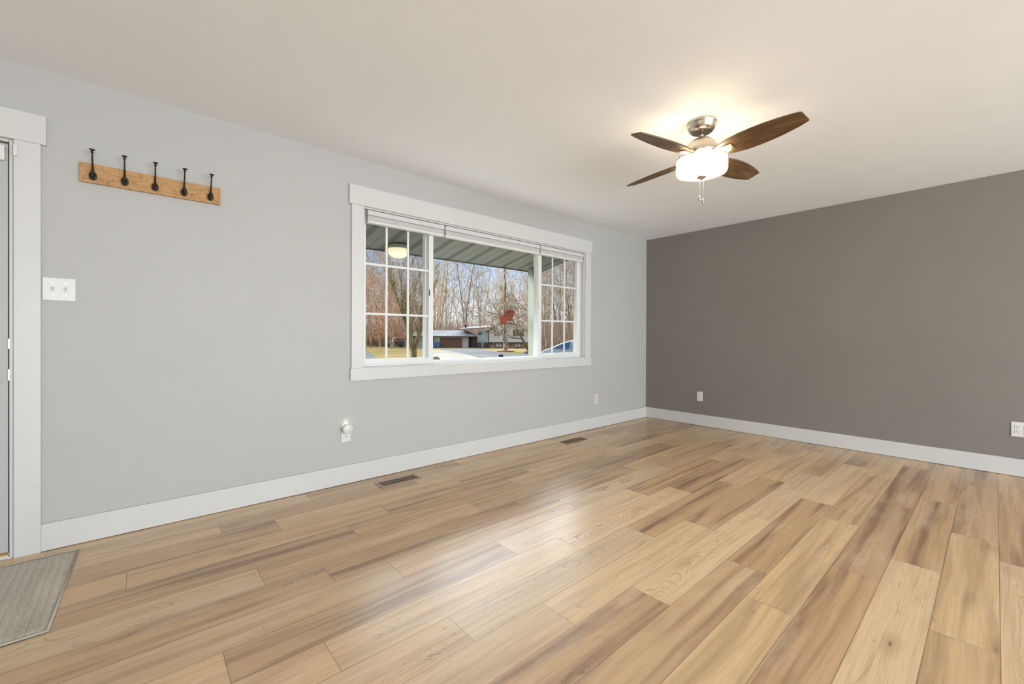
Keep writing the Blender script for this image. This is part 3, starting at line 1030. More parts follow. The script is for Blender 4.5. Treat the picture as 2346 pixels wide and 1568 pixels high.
for an, e in ((0.5, 2.0), (0.5 + 2 * PI / 3, 2.0), (0.5 + 4 * PI / 3, 2.0)):
    l = bpy.data.lights.new('fan_bulb', 'POINT')
    l.energy = e
    l.color = (1.0, 0.80, 0.54)
    l.shadow_soft_size = 0.025
    o = bpy.data.objects.new('fan_bulb', l)
    C.objects.link(o)
    o.location = (FXc + 0.10 * math.cos(an), FYc + 0.10 * math.sin(an), 2.178)

# ================================================================== outside
def ray(px, py):
    return FW + RT * ((px - 1173) / FPX) - UP * ((py - CYP) / FPX)


GZ = -1.0


def gnd(px, py, z=GZ):
    d = ray(px, py)
    return CAM + d * ((z - CAM.z) / d.z)


def at(px, depth, z=GZ):
    """world point in column px of the view at the given depth (metres along the view axis)"""
    d = ray(px, 776)
    p_ = CAM + d * depth
    return Vector((p_.x, p_.y, z))


FH = Vector((math.sin(YAW), math.cos(YAW), 0))      # horizontal view direction
RH = Vector((math.cos(YAW), -math.sin(YAW), 0))

# own roof over room and porch
M['soffit_white'] = plain('fascia_paint', (0.55, 0.58, 0.5, 1), 0.5, 0.03, 5)
a = N('soffit_panels')
tc = a.node('ShaderNodeTexCoord')
sp = a.node('ShaderNodeSeparateXYZ')
a.link(tc.outputs['Object'], sp.inputs[0])
ph = a.math('FRACT', a.math('DIVIDE', a.math('ADD', sp.outputs[0], 20.0 + 2.415 - 0.31 * 0), 0.3105))
ventm = a.math('MULTIPLY', a.smooth(ph, 0.02, 0.035), a.smooth(ph, 0.265, 0.28, 1.0, 0.0))
groove = a.math('MULTIPLY', a.smooth(ph, 0.630, 0.637), a.smooth(ph, 0.655, 0.662, 1.0, 0.0))
groove2 = a.math('ADD', a.math('MULTIPLY', a.smooth(ph, 0.0, 0.01), a.smooth(ph, 0.02, 0.03, 1.0, 0.0)), 0.0)
vx = a.node('ShaderNodeTexVoronoi', feature='F1')
vx.inputs['Scale'].default_value = 110
a.link(tc.outputs['Object'], vx.inputs['Vector'])
holes = a.smooth(vx.outputs['Distance'], 0.32, 0.42, 1.0, 0.0)
cl = a.ramp(a.noise(tc.outputs['Object'], 3, 2), [(0.3, lin(104, 108, 98)), (0.7, lin(110, 114, 104))])
cl = a.mix(a.math('MULTIPLY', ventm, 0.65), cl, lin(58, 60, 54))
cl = a.mix(a.math('MULTIPLY', a.math('MULTIPLY', ventm, holes), 0.8), cl, lin(40, 42, 38))
cl = a.mix(a.math('MULTIPLY', groove, 0.8), cl, lin(60, 64, 56))
a.set(color=cl, rough=0.5)
a.bump(a.math('SUBTRACT', 0.0, a.math('ADD', a.math('MULTIPLY', ventm, 0.6), groove)), 0.6, 0.01)
M['soffit'] = a.m
M['shingle'] = plain('roof_shingles', lin(92, 90, 90), 0.9, 0.25, 3, 0.6, 40)
pr_ = empty('porch_roof', (-4.5, 0.9, 2.3), 'green-grey ribbed porch soffit outside the window with a dark eave', 'porch roof')
SY0, SY1, SZa, SZb = WT, 1.62, 2.413, 2.124
PX0, PX1 = -9.0, -0.47
MB().prism([(PX0, SY0, SZa), (PX0, SY1, SZb), (PX0, SY1, SZb + 0.012), (PX0, SY0, SZa + 0.012)], None, (PX1 - PX0, 0, 0)).build('soffit', 'soffit', pr_)
M['fascia_dark'] = plain('eave_trim_dark', lin(62, 62, 50), 0.6, 0.2, 12)
MB().box(PX0, PX1, SY1, SY1 + 0.02, SZb - 0.012, SZb + 0.13).build('fascia', 'fascia_dark', pr_)
MB().prism([(PX1, SY0, SZa - 0.02), (PX1, SY1 + 0.02, SZb - 0.02), (PX1, SY1 + 0.02, SZb + 0.13), (PX1, SY0, SZa + 0.13)], None, (0.022, 0, 0)).build('rake_board', 'soffit_white', pr_)
MB().prism([(PX0, SY0 - 0.02, SZa + 0.135), (PX0, SY1 + 0.08, SZb + 0.130), (PX0, SY1 + 0.08, SZb + 0.15), (PX0, SY0 - 0.02, SZa + 0.24)], None, (PX1 - PX0 + 0.04, 0, 0)).build('roof_covering', 'shingle', pr_)
hr = MB().box(XL - 0.6, 0.6, YB - 0.6, WT - 0.025, H + 0.145, H + 0.3)
tag(hr.build('trim_3', 'shingle'), 'grey roof over the room', 'roof', kind='structure')
M['siding_green'] = plain('post_paint', lin(142, 149, 130), 0.55, 0.05, 4)
ps = empty('porch_post', (-0.69, 1.47, GZ + 0.4), 'pale green square porch post outside the right part of the window', 'post')
MB().box(-0.795, -0.675, 1.410, 1.530, -0.3, 2.128).build('post_shaft', 'siding_green', ps, 0.004)
MB().box(-0.825, -0.645, 1.380, 1.560, -0.40, -0.3).build('post_base', 'siding_green', ps, 0.004)
bb = MB().tube([(-0.82, 1.405, 2.12), (-0.80, 1.402, 1.95), (-0.785, 1.404, 1.70)], [0.006, 0.005, 0.003], 6)
bb.build('post_dark_line', 'fascia_dark', ps)  # thin dark line down the left edge of the post
M['porch_deck'] = plain('porch_concrete', lin(170, 166, 158), 0.85, 0.08, 4, 0.4, 120)
tag(MB().box(-9.0, -0.3, WT + 0.0, 1.8, -0.40, -0.12).build('porch_floor', 'porch_deck'), 'concrete porch slab below the window outside', 'porch floor', kind='structure')

# porch ceiling lamp
a = N('porch_lamp_glass')
a.set(color=(0.95, 0.85, 0.65, 1), emis=(1.0, 0.70, 0.38, 1), estr=0.8, rough=0.4)
M['porch_glow'] = a.m
LX, LY = -2.985, 1.43
LZ = SZa + (SZb - SZa) * (LY - SY0) / (SY1 - SY0)
pl_ = empty('porch_lamp', (LX, LY, LZ), 'glowing round porch lamp under the soffit in the left sash', 'lamp')
MB().lathe([(0.118, 0.0), (0.119, 0.034), (0.126, 0.036), (0.126, 0.044), (0.120, 0.046)], (LX, LY, LZ), (0, 0, -1), 36).build('lamp_base', 'soffit_white', pl_)
MB().lathe([(0.119, 0.0462), (0.118, 0.075), (0.106, 0.105), (0.078, 0.128), (0.038, 0.140), (0, 0.142)], (LX, LY, LZ), (0, 0, -1), 36, cap=False).build('lamp_glass', 'porch_glow', pl_)

# hanging pots
M['terracotta'] = plain('terracotta', lin(122, 56, 36), 0.8, 0.12, 20, 0.3, 150)
M['driftwood'] = plain('hanger_wood', lin(132, 92, 62), 0.8, 0.25, 40, 0.6, 120)
M['rope'] = plain('hanger_wire', lin(62, 48, 40), 0.8, 0.2, 60)
hx, hy = -1.245, 1.55
hg = empty('plant_hanger', (hx, hy, 2.13), 'wooden rod and wire plant hanger hooked to the porch eave', 'plant hanger')
bb = MB()
bb.tube([(hx, hy, 2.13), (hx + .004, hy, 2.05), (hx - .006, hy, 1.98), (hx + .006, hy, 1.90), (hx, hy, 1.83)], 0.006, 6)
bb.tube([(hx + .004, hy, 2.08), (hx - .05, hy - .02, 2.04)], 0.004, 6)
bb.tube([(hx, hy, 2.0), (hx - .03, hy - .01, 1.965)], 0.006, 6)
bb.tube([(hx + .016, hy, 1.90), (hx + .022, hy, 1.82), (hx + .012, hy, 1.76)], 0.005, 6)
bb.tube([(hx, hy, 1.63), (hx + .006, hy, 1.50), (hx - .008, hy, 1.40), (hx - .010, hy, 1.0)], 0.005, 6)
bb.tube([(hx + .02, hy, 1.24), (hx - .02, hy + .01, 1.05), (hx + .03, hy, .98), (hx - .01, hy, .92)], 0.006, 6)
bb.build('wire', 'rope', hg)
bb = MB()
for rx, ry, rz_, rr_ in ((-1.305, 1.52, 1.280 + 0.092, 0.0655), (-1.105, 1.64, 1.340 + 0.118, 0.084)):
    bb.tube([(rx + rr_ * math.cos(2 * PI * k / 24), ry + rr_ * math.sin(2 * PI * k / 24), rz_) for k in range(25)], 0.003, 6)
    dx_, dy_ = hx - rx, hy - ry
    dl_ = math.hypot(dx_, dy_)
    bb.tube([(rx + dx_ / dl_ * rr_, ry + dy_ / dl_ * rr_, rz_), (hx - .012, hy, rz_ + 0.02)], 0.003, 6)
bb.build('pot_ring', 'rope', hg)
MB().tube([(hx - .004, hy, 1.83), (hx, hy, 1.72), (hx - .004, hy, 1.62)], [0.014, 0.015, 0.014], 10).build('rod', 'driftwood', hg)
MB().tube([(hx, hy, 1.60), (hx - .012, hy, 1.45), (hx - .014, hy, 1.30)], [0.010, 0.013, 0.012], 8).build('rod', 'driftwood', hg)


def pot(x, y, z, s_, label, tilt):
    r = empty('terracotta_pot', (x, y, z), label, 'flower pot', local=True)
    r.rotation_euler = tilt
    bb = MB().lathe([(0.046 * s_, 0.0), (0.060 * s_, 0.085 * s_), (0.062 * s_, 0.09 * s_), (0.069 * s_, 0.092 * s_), (0.072 * s_, 0.125 * s_), (0.066 * s_, 0.125 * s_), (0.062 * s_, 0.095 * s_), (0.045 * s_, 0.01 * s_), (0, 0.01 * s_)], n=32)
    bb.build('pot_body', 'terracotta', r)
    M.setdefault('soil', plain('pot_soil', (0.05, 0.035, 0.025, 1), 0.95, 0.3, 60, 0.8, 150))
    MB().lathe([(0, 0.096 * s_), (0.0615 * s_, 0.096 * s_)], n=24, cap=False).build('soil', 'soil', r)


pot(-1.305, 1.52, 1.280, 1.0, 'lower terracotta pot hanging from the porch hanger, seen on its left', (0.04, -0.03, 0))
pot(-1.105, 1.64, 1.340, 1.28, 'higher terracotta pot tilted behind the porch hanger, seen on its right', (0.05, 0.14, 0))

# ---- ground
a = N('winter_lawn')
tc = a.node('ShaderNodeTexCoord')
O = tc.outputs['Object']
n1 = a.noise(O, 0.22, 4, 0.6)
n2 = a.noise(O, 3.0, 4, 0.7)
cc = a.ramp(n1, [(0.3, lin(100, 92, 54)), (0.5, lin(134, 116, 74)), (0.7, lin(146, 130, 90))])
cc = a.mix(a.smooth(n2, 0.4, 0.7, 0.0, 0.4), cc, lin(92, 94, 50))
a.set(color=cc, rough=0.95, spec=0.03)
a.bump(n2, 0.5, 0.05)
M['lawn'] = a.m
a = N('leaf_litter')
tc = a.node('ShaderNodeTexCoord')
n1 = a.noise(tc.outputs['Object'], 0.8, 5, 0.7)
a.set(color=a.ramp(n1, [(0.3, lin(92, 74, 62)), (0.5, lin(122, 100, 84)), (0.75, lin(146, 124, 102))]), rough=1.0, spec=0.05)
M['litter'] = a.m
M['asphalt'] = plain('street_asphalt', lin(96, 96, 98), 0.9, 0.12, 0.4, 0.4, 8, spec=0.05)
M['concrete'] = plain('driveway_concrete', lin(132, 126, 116), 0.9, 0.08, 0.3, 0.4, 8, spec=0.05)


M['forecourt'] = plain('forecourt_concrete', lin(112, 108, 102), 0.9, 0.06, 0.5, 0.3, 8, spec=0.05)


def hgt(y):
    if y < 2:
        return -0.40
    if y < 30:
        return -0.40 - 0.6 * (y - 2) / 28
    return GZ


b = MB()
ys = [WT, 2, 6, 12, 20, 30, 60, 110, 400]
xs = [-150, -60, -20, 0, 30, 60, 120, 400]
gv = [(x, y, hgt(y)) for y in ys for x in xs]
gf = [(j * len(xs) + i, j * len(xs) + i + 1, (j + 1) * len(xs) + i + 1, (j + 1) * len(xs) + i) for j in range(len(ys) - 1) for i in range(len(xs) - 1)]
b.add(gv, gf)
tag(b.build('ground', 'lawn', normals=False), 'yellowed winter lawn across the street', 'lawn', kind='structure')


def patch(name, pts, mat, label, cat, zt=0.02):
    bb = MB()
    bb.prism([Vector((q.x, q.y, GZ + zt)) for q in pts], None, (0, 0, -0.1))
    return tag(bb.build(name, mat), label, cat, kind='structure')


patch('woodland_floor', [at(600, 84), at(1500, 84), at(1700, 330), at(300, 330)], 'litter', 'brown leaf litter under the bare trees', 'ground', 0.012)
b = MB()  # unseen paving added to bounce sun through the window onto the ceiling
for y0_, y1_ in ((1.8, 2.0), (2.0, 6), (6, 12), (12, 20), (20, 27)):
    b.add([(-11, y0_, hgt(y0_) + .02), (14, y0_, hgt(y0_) + .02), (14, y1_, hgt(y1_) + .02), (-11, y1_, hgt(y1_) + .02)], [(0, 1, 2, 3)])
tag(b.build('forecourt', 'forecourt'), 'unseen concrete paving between the porch and the lawn, added to bounce sunlight indoors', 'driveway', kind='structure')
patch('street', [gnd(1003, 799.5), gnd(1090, 799), gnd(1125, 804), gnd(1165, 811), gnd(1300, 811), gnd(1300, 830), gnd(1115, 822), gnd(1060, 811)], 'asphalt', 'grey driveway and street before the brown garage door', 'street', 0.03)
patch('driveway', [gnd(985, 803.5), gnd(1012, 802.5), gnd(1040, 807), gnd(1085, 817), gnd(1110, 828), gnd(985, 828)], 'concrete', 'pale concrete driveway nearest the middle pane', 'driveway', 0.045)
patch('road', [gnd(780, 803), gnd(836, 803), gnd(852, 812), gnd(872, 828), gnd(780, 836)], 'asphalt', 'grey lane at the lower left of the window view', 'road', 0.03)

# ---- house across the street (square to the view axis)
HD = 82.0
PXM = HD / FPX     # metres per pixel at that depth


def hp(px, py, back=0.0):
    """facade point: column px, height py at depth HD, moved back metres"""
    z = CAM.z - ((py - 772.8) * PXM)
    q = CAM + FH * (HD + back) + RH * ((px - 1173) * PXM)
    return Vector((q.x, q.y, z))


def hbox(bb, px0, px1, py0, py1, b0, b1):
    lo = hp(px0, py1, b0)
    c = (hp(px0, py0, b0) + hp(px1, py1, b1)) / 2
    return bb.obox(c, RH, FH, (0, 0, 1), (px1 - px0) * PXM / 2, (b1 - b0) / 2, (py1 - py0) * PXM / 2)


M['siding'] = plain('house_siding', lin(196, 204, 206), 0.7, 0.03, 2)
M['siding_blue'] = plain('garage_siding', lin(186, 198, 208), 0.7, 0.03, 2)
M['garage_door'] = plain('garage_door_brown', lin(120, 88, 76), 0.6, 0.05, 3)
M['house_dark'] = plain('house_dark_trim', lin(58, 48, 46), 0.7, 0.1, 3)
M['shutter'] = plain('shutter_brown', lin(104, 66, 56), 0.7, 0.1, 3)
a = N('house_brick')
tc = a.node('ShaderNodeTexCoord')
n1 = a.noise(tc.outputs['Object'], 3, 3, 0.7)
a.set(color=a.ramp(n1, [(0.35, lin(122, 88, 74)), (0.5, lin(176, 146, 130)), (0.7, lin(206, 184, 168))]), rough=0.9)
M['brick'] = a.m
M['win_dark'] = plain('house_window_glass', lin(80, 88, 98), 0.15, 0.2, 1)
M['win_lite'] = plain('house_window_curtain', lin(196, 202, 206), 0.3, 0.1, 1)
M['roof_grey'] = plain('house_roof', lin(120, 120, 126), 0.9, 0.15, 1.2)
BASE = 797.5 + 1.5
hs = empty('garage_wing', hp(1030, BASE), 'low garage wing with a brown garage door across the street', 'garage')
b = MB(); hbox(b, 950, 1073, 771, BASE, 0, 7); b.build('wall', 'siding_blue', hs)
b = MB(); hbox(b, 1073, 1092, 771, BASE, 1.0, 7); b.build('entry_wall', 'house_dark', hs)
b = MB(); hbox(b, 1008.5, 1059, 774.5, BASE - 0.6, -0.08, 0.0)
gdo = b.build('garage_door', 'garage_door', hs)
b = MB()
for k in range(1, 4):
    y = 774.5 + k * 6
    hbox(b, 1009, 1058.5, y - 0.35, y + 0.35, -0.1, -0.08)
b.build('panel_grooves', 'house_dark', gdo)
b = MB(); hbox(b, 1080, 1088, 775, BASE - .5, 0.9, 0.999); b.build('front_door', 'shutter', hs)
b = MB(); hbox(b, 1089.5, 1091.5, 771, BASE, -0.3, 0.0); b.build('porch_post', 'house_dark', hs)
b = MB(); hbox(b, 992.5, 994, 774, BASE - 1, -0.15, -0.0); b.build('downspout', 'house_dark', hs)
b = MB()
q = [hp(940, 771.5, -1.0), hp(1094, 771.5, -1.0), hp(1094, 771.5, 8), hp(940, 771.5, 8)]
r1, r2 = hp(940, 757.5, 3.5), hp(1063, 757.5, 3.5)
b.add(q + [r1, r2], [(0, 1, 5, 4), (1, 2, 5), (2, 3, 4, 5), (3, 0, 4), (0, 3, 2, 1)])
b.build('roof', 'roof_grey', hs)
b = MB(); hbox(b, 940, 1094, 771.3, 773.2, -1.05, -0.9); b.build('gutter', 'house_dark', hs)

hs = empty('split_level_house', hp(1160, BASE), 'two-storey pale house with brick base across the street', 'house')
b = MB(); hbox(b, 1092.2, 1119, 758, BASE, 0.6, 9); b.build('middle_wall', 'siding_blue', hs)
b = MB(); hbox(b, 1120, 1215, 785.5, BASE, -0.5, 9); b.build('brick_wall', 'brick', hs)
b = MB()
hbox(b, 1120, 1215, 758, 785, -1.0, 9)
b.prism([hp(1120, 758, -1), hp(1215, 758, -1), hp(1167, 741, -1)], None, FH * 10)
b.build('gable_wall', 'siding', hs)
b = MB(); hbox(b, 1119.4, 1215, 784.6, 786, -1.1, -0.9); hbox(b, 1118.6, 1120.4, 758, BASE, -1.1, -0.4)
b.build('corner_trim', 'house_dark', hs)
for x0, x1, y0, y1, fr_, cur in ((1138, 1152, 756.5, 770, -1.02, 'win_dark'), (1181, 1195, 756.5, 770, -1.02, 'win_dark'), (1136, 1151, 786.5, 797, -0.52, 'win_lite'), (1179, 1193, 786.5, 797, -0.52, 'win_lite'), (1107, 1117, 785.5, 797, 0.58, 'win_dark'), (1092.8, 1103, 785.5, 797, 0.58, 'win_dark'), (1095, 1103, 760, 768, 0.58, 'win_dark')):
    b = MB(); hbox(b, x0, x1, y0, y1, fr_ - 0.06, fr_)
    f_ = b.build('window', 'house_dark', hs)
    xm = (x0 + x1) / 2
    b = MB(); hbox(b, x0 + 1, xm - .6, y0 + 1, y1 - 1, fr_ - 0.08, fr_ - 0.06); hbox(b, xm + .6, x1 - 1, y0 + 1, y1 - 1, fr_ - 0.08, fr_ - 0.06)
    b.build('pane', cur if x0 > 1104 or True else cur, f_)
for x0, x1 in ((1132, 1137.5), (1152.5, 1156), (1175.5, 1180.5), (1195.5, 1200)):
    b = MB(); hbox(b, x0, x1, 756, 770.5, -1.07, -1.0); b.build('shutter', 'shutter', hs)
b = MB()
b.prism([hp(1113, 760.5, -1.6), hp(1167, 740, -1.6), hp(1221, 760.5, -1.6), hp(1221, 758.5, -1.6), hp(1167, 738, -1.6), hp(1113, 758.5, -1.6)], None, FH * 11)
q = [hp(1052, 754.5, 0), hp(1122, 750, 0), hp(1122, 743, 6), hp(1056, 749, 6)]
b.prism(q, None, (0, 0, -0.25))
b.build('roof', 'roof_grey', hs)
b = MB(); hbox(b, 1061, 1065, 744, 751, 3.0, 3.4); b.build('roof_vent', 'house_dark', hs)

# ---- bins
M['bin_blue'] = plain('bin_blue', lin(58, 112, 170), 0.5, 0.1, 3)
for i, (px, lab) in enumerate(((996.8, 'left blue wheeled bin standing beside the garage door'), (1004.6, 'right blue wheeled bin, the one nearer the brown garage door'))):
    c = hp(px, BASE, -0.7)
    c.z = GZ
    r = empty('wheeled_bin', c, lab, 'bin', 'blue bins beside the garage')
    bb = MB()
    w0, w1_ = 0.24, 0.30
    for z0, z1, wa, wb in ((0.06, 0.98, w0, w1_),):
        vs_ = [c + RH * sx * w + FH * sy * w + Vector((0, 0, z)) for z, w in ((z0, wa), (z1, wb)) for sx, sy in ((-1, -1), (1, -1), (1, 1), (-1, 1))]
        bb.add(vs_, [(3, 2, 1, 0), (4, 5, 6, 7), (0, 1, 5, 4), (1, 2, 6, 5), (2, 3, 7, 6), (3, 0, 4, 7)])
    bb.build('bin_body', 'bin_blue', r)
    bb = MB().obox(c + Vector((0, 0, 1.02)), RH, FH, (0, 0.05, 1), 0.32, 0.34, 0.04)
    bb.build('lid', 'bin_blue', r, 0.01)
    for sx in (-1, 1):
        MB().lathe([(0.10, -0.03), (0.10, 0.03)], c + RH * sx * 0.24 + FH * 0.26 + Vector((0, 0, 0.1)), RH, 14).build('wheel', 'slot', r)

# ---- cars
M['tyre'] = plain('tyre_rubber', (0.02, 0.02, 0.02, 1), 0.8)
M['car_glass'] = plain('car_glass', lin(44, 88, 138), 0.2, 0.3, 2, spec=0.4)


def car(name, loc, yaw, L, W_, Hh, prof, side_win, paint, glass, label):
    """prof: outline (x along length 0..1, z 0..1) of the body; the cabin narrows toward the roof"""
    r = empty(name, loc, label, 'car', local=True)
    r.rotation_euler = (0, 0, yaw)
    n = len(prof)
    bb = MB()
    vs_ = []
    zb = 0.55

    def half(z):
        return W_ / 2 * (1.0 if z < zb else 1.0 - 0.24 * (z - zb) / (1 - zb))
    for sgn in (-1, 1):
        for x, z in prof:
            vs_.append(((x - 0.5) * L, sgn * half(z), z * Hh))
    fs_ = [tuple(range(n))[::-1], tuple(range(n, 2 * n))] + [(i, (i + 1) % n, n + (i + 1) % n, n + i) for i in range(n)]
    bb.add(vs_, fs_)
    body = bb.build('car_body', paint, r, 0.05, 3)
    for sgn in (-1, 1):
        for poly in side_win:
            vv = [((x - 0.5) * L, sgn * (half(z) + 0.006), z * Hh) for x, z in poly]
            bb = MB().prism(vv, None, (0, sgn * 0.012, 0))
            bb.build('side_window', glass, body)
    for x in (0.17, 0.82):
        for sgn in (-1, 1):
            bb = MB().lathe([(0.20, -0.11), (0.315, -0.11), (0.33, -0.09), (0.33, 0.09), (0.315, 0.11), (0.20, 0.11)], ((x - 0.5) * L, sgn * (W_ / 2 - 0.10), 0.33), (0, 1, 0), 24)
            wh = bb.build('wheel', 'tyre', r)
            MB().lathe([(0.19, -0.112), (0.05, -0.118), (0, -0.118)], ((x - 0.5) * L, sgn * (W_ / 2 - 0.10), 0.33), (0, -sgn * 1, 0), 20).build('hubcap', 'nickel', wh)
    return r


sedan = [(0.02, 0.16), (0.0, 0.32), (0.01, 0.50), (0.05, 0.59), (0.12, 0.65), (0.22, 0.775), (0.34, 0.885), (0.46, 0.96), (0.57, 1.0), (0.70, 0.99), (0.84, 0.93), (0.95, 0.72), (0.99, 0.62), (1.0, 0.34), (0.98, 0.16)]
sw_ = [[(0.155, 0.645), (0.24, 0.765), (0.345, 0.855), (0.325, 0.64)], [(0.365, 0.64), (0.38, 0.875), (0.50, 0.945), (0.60, 0.955), (0.60, 0.65)], [(0.625, 0.65), (0.625, 0.955), (0.72, 0.95), (0.83, 0.89), (0.86, 0.67)]]
M['paint_silver'] = plain('pale_blue_paint', lin(178, 192, 206), 0.25, 0.04, 1, coat=0.3, crough=0.05)
c = at(1340, 21.5)
c.z = -0.50
car('parked_car', c, math.atan2(-RH.y, -RH.x) + PI - 0.18, 4.4, 1.8, 1.62, sedan, sw_, 'paint_silver', 'car_glass', 'pale blue car with arched roof at the lower right of the window view')
suv = [(0.02, 0.2), (0.0, 0.35), (0.02, 0.55), (0.24, 0.60), (0.30, 0.64), (0.37, 0.97), (0.42, 1.0), (0.95, 1.0), (0.99, 0.62), (1.0, 0.25), (0.98, 0.2)]
sw2 = [[(0.36, 0.66), (0.40, 0.93), (0.62, 0.93), (0.62, 0.66)], [(0.65, 0.66), (0.65, 0.93), (0.92, 0.93), (0.94, 0.66)]]
M['paint_dark'] = plain('dark_grey_paint', lin(74, 78, 80), 0.25, 0.05, 1, coat=0.6)
M['paint_black'] = plain('black_paint', lin(40, 46, 52), 0.25, 0.05, 1, coat=0.6)
M['roof_white'] = plain('hardtop_white', lin(214, 212, 204), 0.4, 0.03, 1)
jp = car('off_road_car', gnd(907, 795.5), math.atan2(RH.y, RH.x) + 0.7, 4.1, 1.8, 1.85, suv, sw2, 'paint_dark', 'win_dark', 'dark grey boxy off-road car with a pale roof parked on the far lawn')
MB().box(-0.35, 1.85, -0.68, 0.68, 1.80, 1.90).build('hard_top', 'roof_white', jp, 0.03)
cc_ = gnd(862, 792.5)
car('distant_car', cc_, math.atan2(RH.y, RH.x) + 0.2, 4.5, 1.8, 1.6, suv, sw2, 'paint_black', 'win_dark', 'black car half hidden by the orange oak')
M['box_grey'] = plain('utility_cabinet', lin(196, 186, 176), 0.7, 0.05, 2)
q = gnd(847, 791)
bb = MB().obox(q + Vector((0, 0, 1.1)), RH, FH, (0, 0, 1), 0.45, 0.4, 1.1)
tag(bb.build('shed', 'box_grey'), 'narrow pale grey shed left of the black car', 'shed')

# ---- small black box (mailbox) and garden stones
q = at(1148, 27)
q.z = -0.83
mbx = empty('mailbox', q, 'small black mailbox on a post beyond the window sill', 'mailbox')
M['black_metal'] = plain('black_metal', (0.02, 0.02, 0.02, 1), 0.4, metal=0.3)
bb = MB().obox(q + Vector((0, 0, 0.72)), RH, FH, (0, 0, 1), 0.14, 0.2, 0.12)
bb.build('box', 'black_metal', mbx, 0.02)
MB().obox(q + Vector((0, 0, 0.3)), RH, FH, (0, 0, 1), 0.045, 0.045, 0.3).build('post', 'black_metal', mbx)
M['stone'] = plain('garden_stone', lin(120, 118, 112), 0.9, 0.35, 6, 0.8, 20)


def stone(p_, s_, sd, label):
    bm = bmesh.new()
    bmesh.ops.create_icosphere(bm, subdivisions=3, radius=1)
    for v in bm.verts:
        k = 1 + 0.35 * noise.noise(v.co * 1.3 + Vector((sd, 0, 0)))
        v.co = Vector((v.co.x * s_ * k * 1.2, v.co.y * s_ * k, v.co.z * s_ * k * 0.75))
    me = bpy.data.meshes.new('garden_stone')
    bm.to_mesh(me)
    bm.free()
    me.materials.append(M['stone'])
    for f_ in me.polygons:
        f_.use_smooth = True
    o = bpy.data.objects.new('garden_stone', me)
    C.objects.link(o)
    o.location = p_
    tag(o, label, 'stone')


stone(gnd(999, 826) + Vector((0, 0, .18)), 0.28, 3.0, 'dark garden stone at the left end of the pale driveway')
stone(gnd(1206, 811) + Vector((0, 0, .16)), 0.30, 7.0, 'grey garden stone near the porch post')

# ---- trees
def bark(name, dark, light, sc=2.5):
    a = N(name)
    tc = a.node('ShaderNodeTexCoord')
    v = a.noise(a.mapping(tc.outputs['Object'], (sc, sc, sc * 0.3)), 1.0, 4, 0.7)
    a.set(color=a.ramp(v, [(0.35, dark), (0.65, light)]), rough=0.95, spec=0.1)
    return a.m


M['bark_grey'] = bark('bark_grey', lin(112, 98, 82), lin(216, 200, 176))
M['bark_warm'] = bark('bark_warm', lin(118, 100, 82), lin(222, 204, 178))
M['bark_dark'] = bark('bark_dark', lin(70, 60, 48), lin(140, 124, 100))
M['bark_olive'] = bark('bark_olive', lin(84, 76, 50), lin(158, 142, 100), 6)
M['bark_pink'] = bark('bark_pink', lin(110, 94, 80), lin(196, 178, 158), 6)
M['twigs'] = bark('twig_brush', lin(116, 96, 84), lin(178, 156, 140), 1.2)


def grow(bb, p_, d, ln, r0, depth, rg, P):
    """one branch as a bent tube, then its children"""
    nseg = P['seg'][depth]
    pts, rad = [p_.copy()], [r0]
    q, dd = p_.copy(), d.copy()
    for i in range(nseg):
        w = P['wob'][depth]
        dd = (dd + Vector((rg.uniform(-w, w), rg.uniform(-w, w), rg.uniform(-w, w) * 0.6 + P['up'][depth]))).normalized()
        q = q + dd * (ln / nseg)
        pts.append(q.copy())
        rad.append(max(P['rmin'], r0 * (1 - (i + 1) / nseg * P['taper'][depth])))
    bb.tube(pts, rad, P['sides'][depth], True, False)
    if depth + 1 >= len(P['n']):
        return
    n = P['n'][depth + 1]
    for k in range(n):
        f_ = P['from'][depth] + (1 - P['from'][depth]) * (k + rg.random() * 0.9) / n
        i = min(int(f_ * nseg), nseg - 1)
        base = pts[i].lerp(pts[i + 1], f_ * nseg - i)
        ax = (pts[i + 1] - pts[i]).normalized()
        an = rg.uniform(0, 2 * PI)
        t = Vector((1, 0, 0)) if abs(ax.x) < 0.9 else Vector((0, 1, 0))
        u = ax.cross(t).normalized()
        w = ax.cross(u)
        sp_ = P['spread'][depth] * rg.uniform(0.75, 1.25)
        nd = (ax * math.cos(sp_) + (u * math.cos(an) + w * math.sin(an)) * math.sin(sp_)).normalized()
        grow(bb, base, nd, ln * P['len'][depth] * rg.uniform(0.7, 1.15) * (1 - 0.45 * f_), max(P['rmin'], rad[i] * P['rr'][depth]), depth + 1, rg, P)


def tree_obj(name, seedn, P, mat, height, r0, loc, label, cat='tree', group=None, lean=(0, 0)):
    rg = random.Random(seedn)
    bb = MB()
    grow(bb, Vector((0, 0, -0.15)), Vector((lean[0], lean[1], 1)).normalized(), height, r0, 0, rg, P)
    o = bb.build(name, mat, normals=False)
    o.location = loc
    tag(o, label, cat, group)
    return o


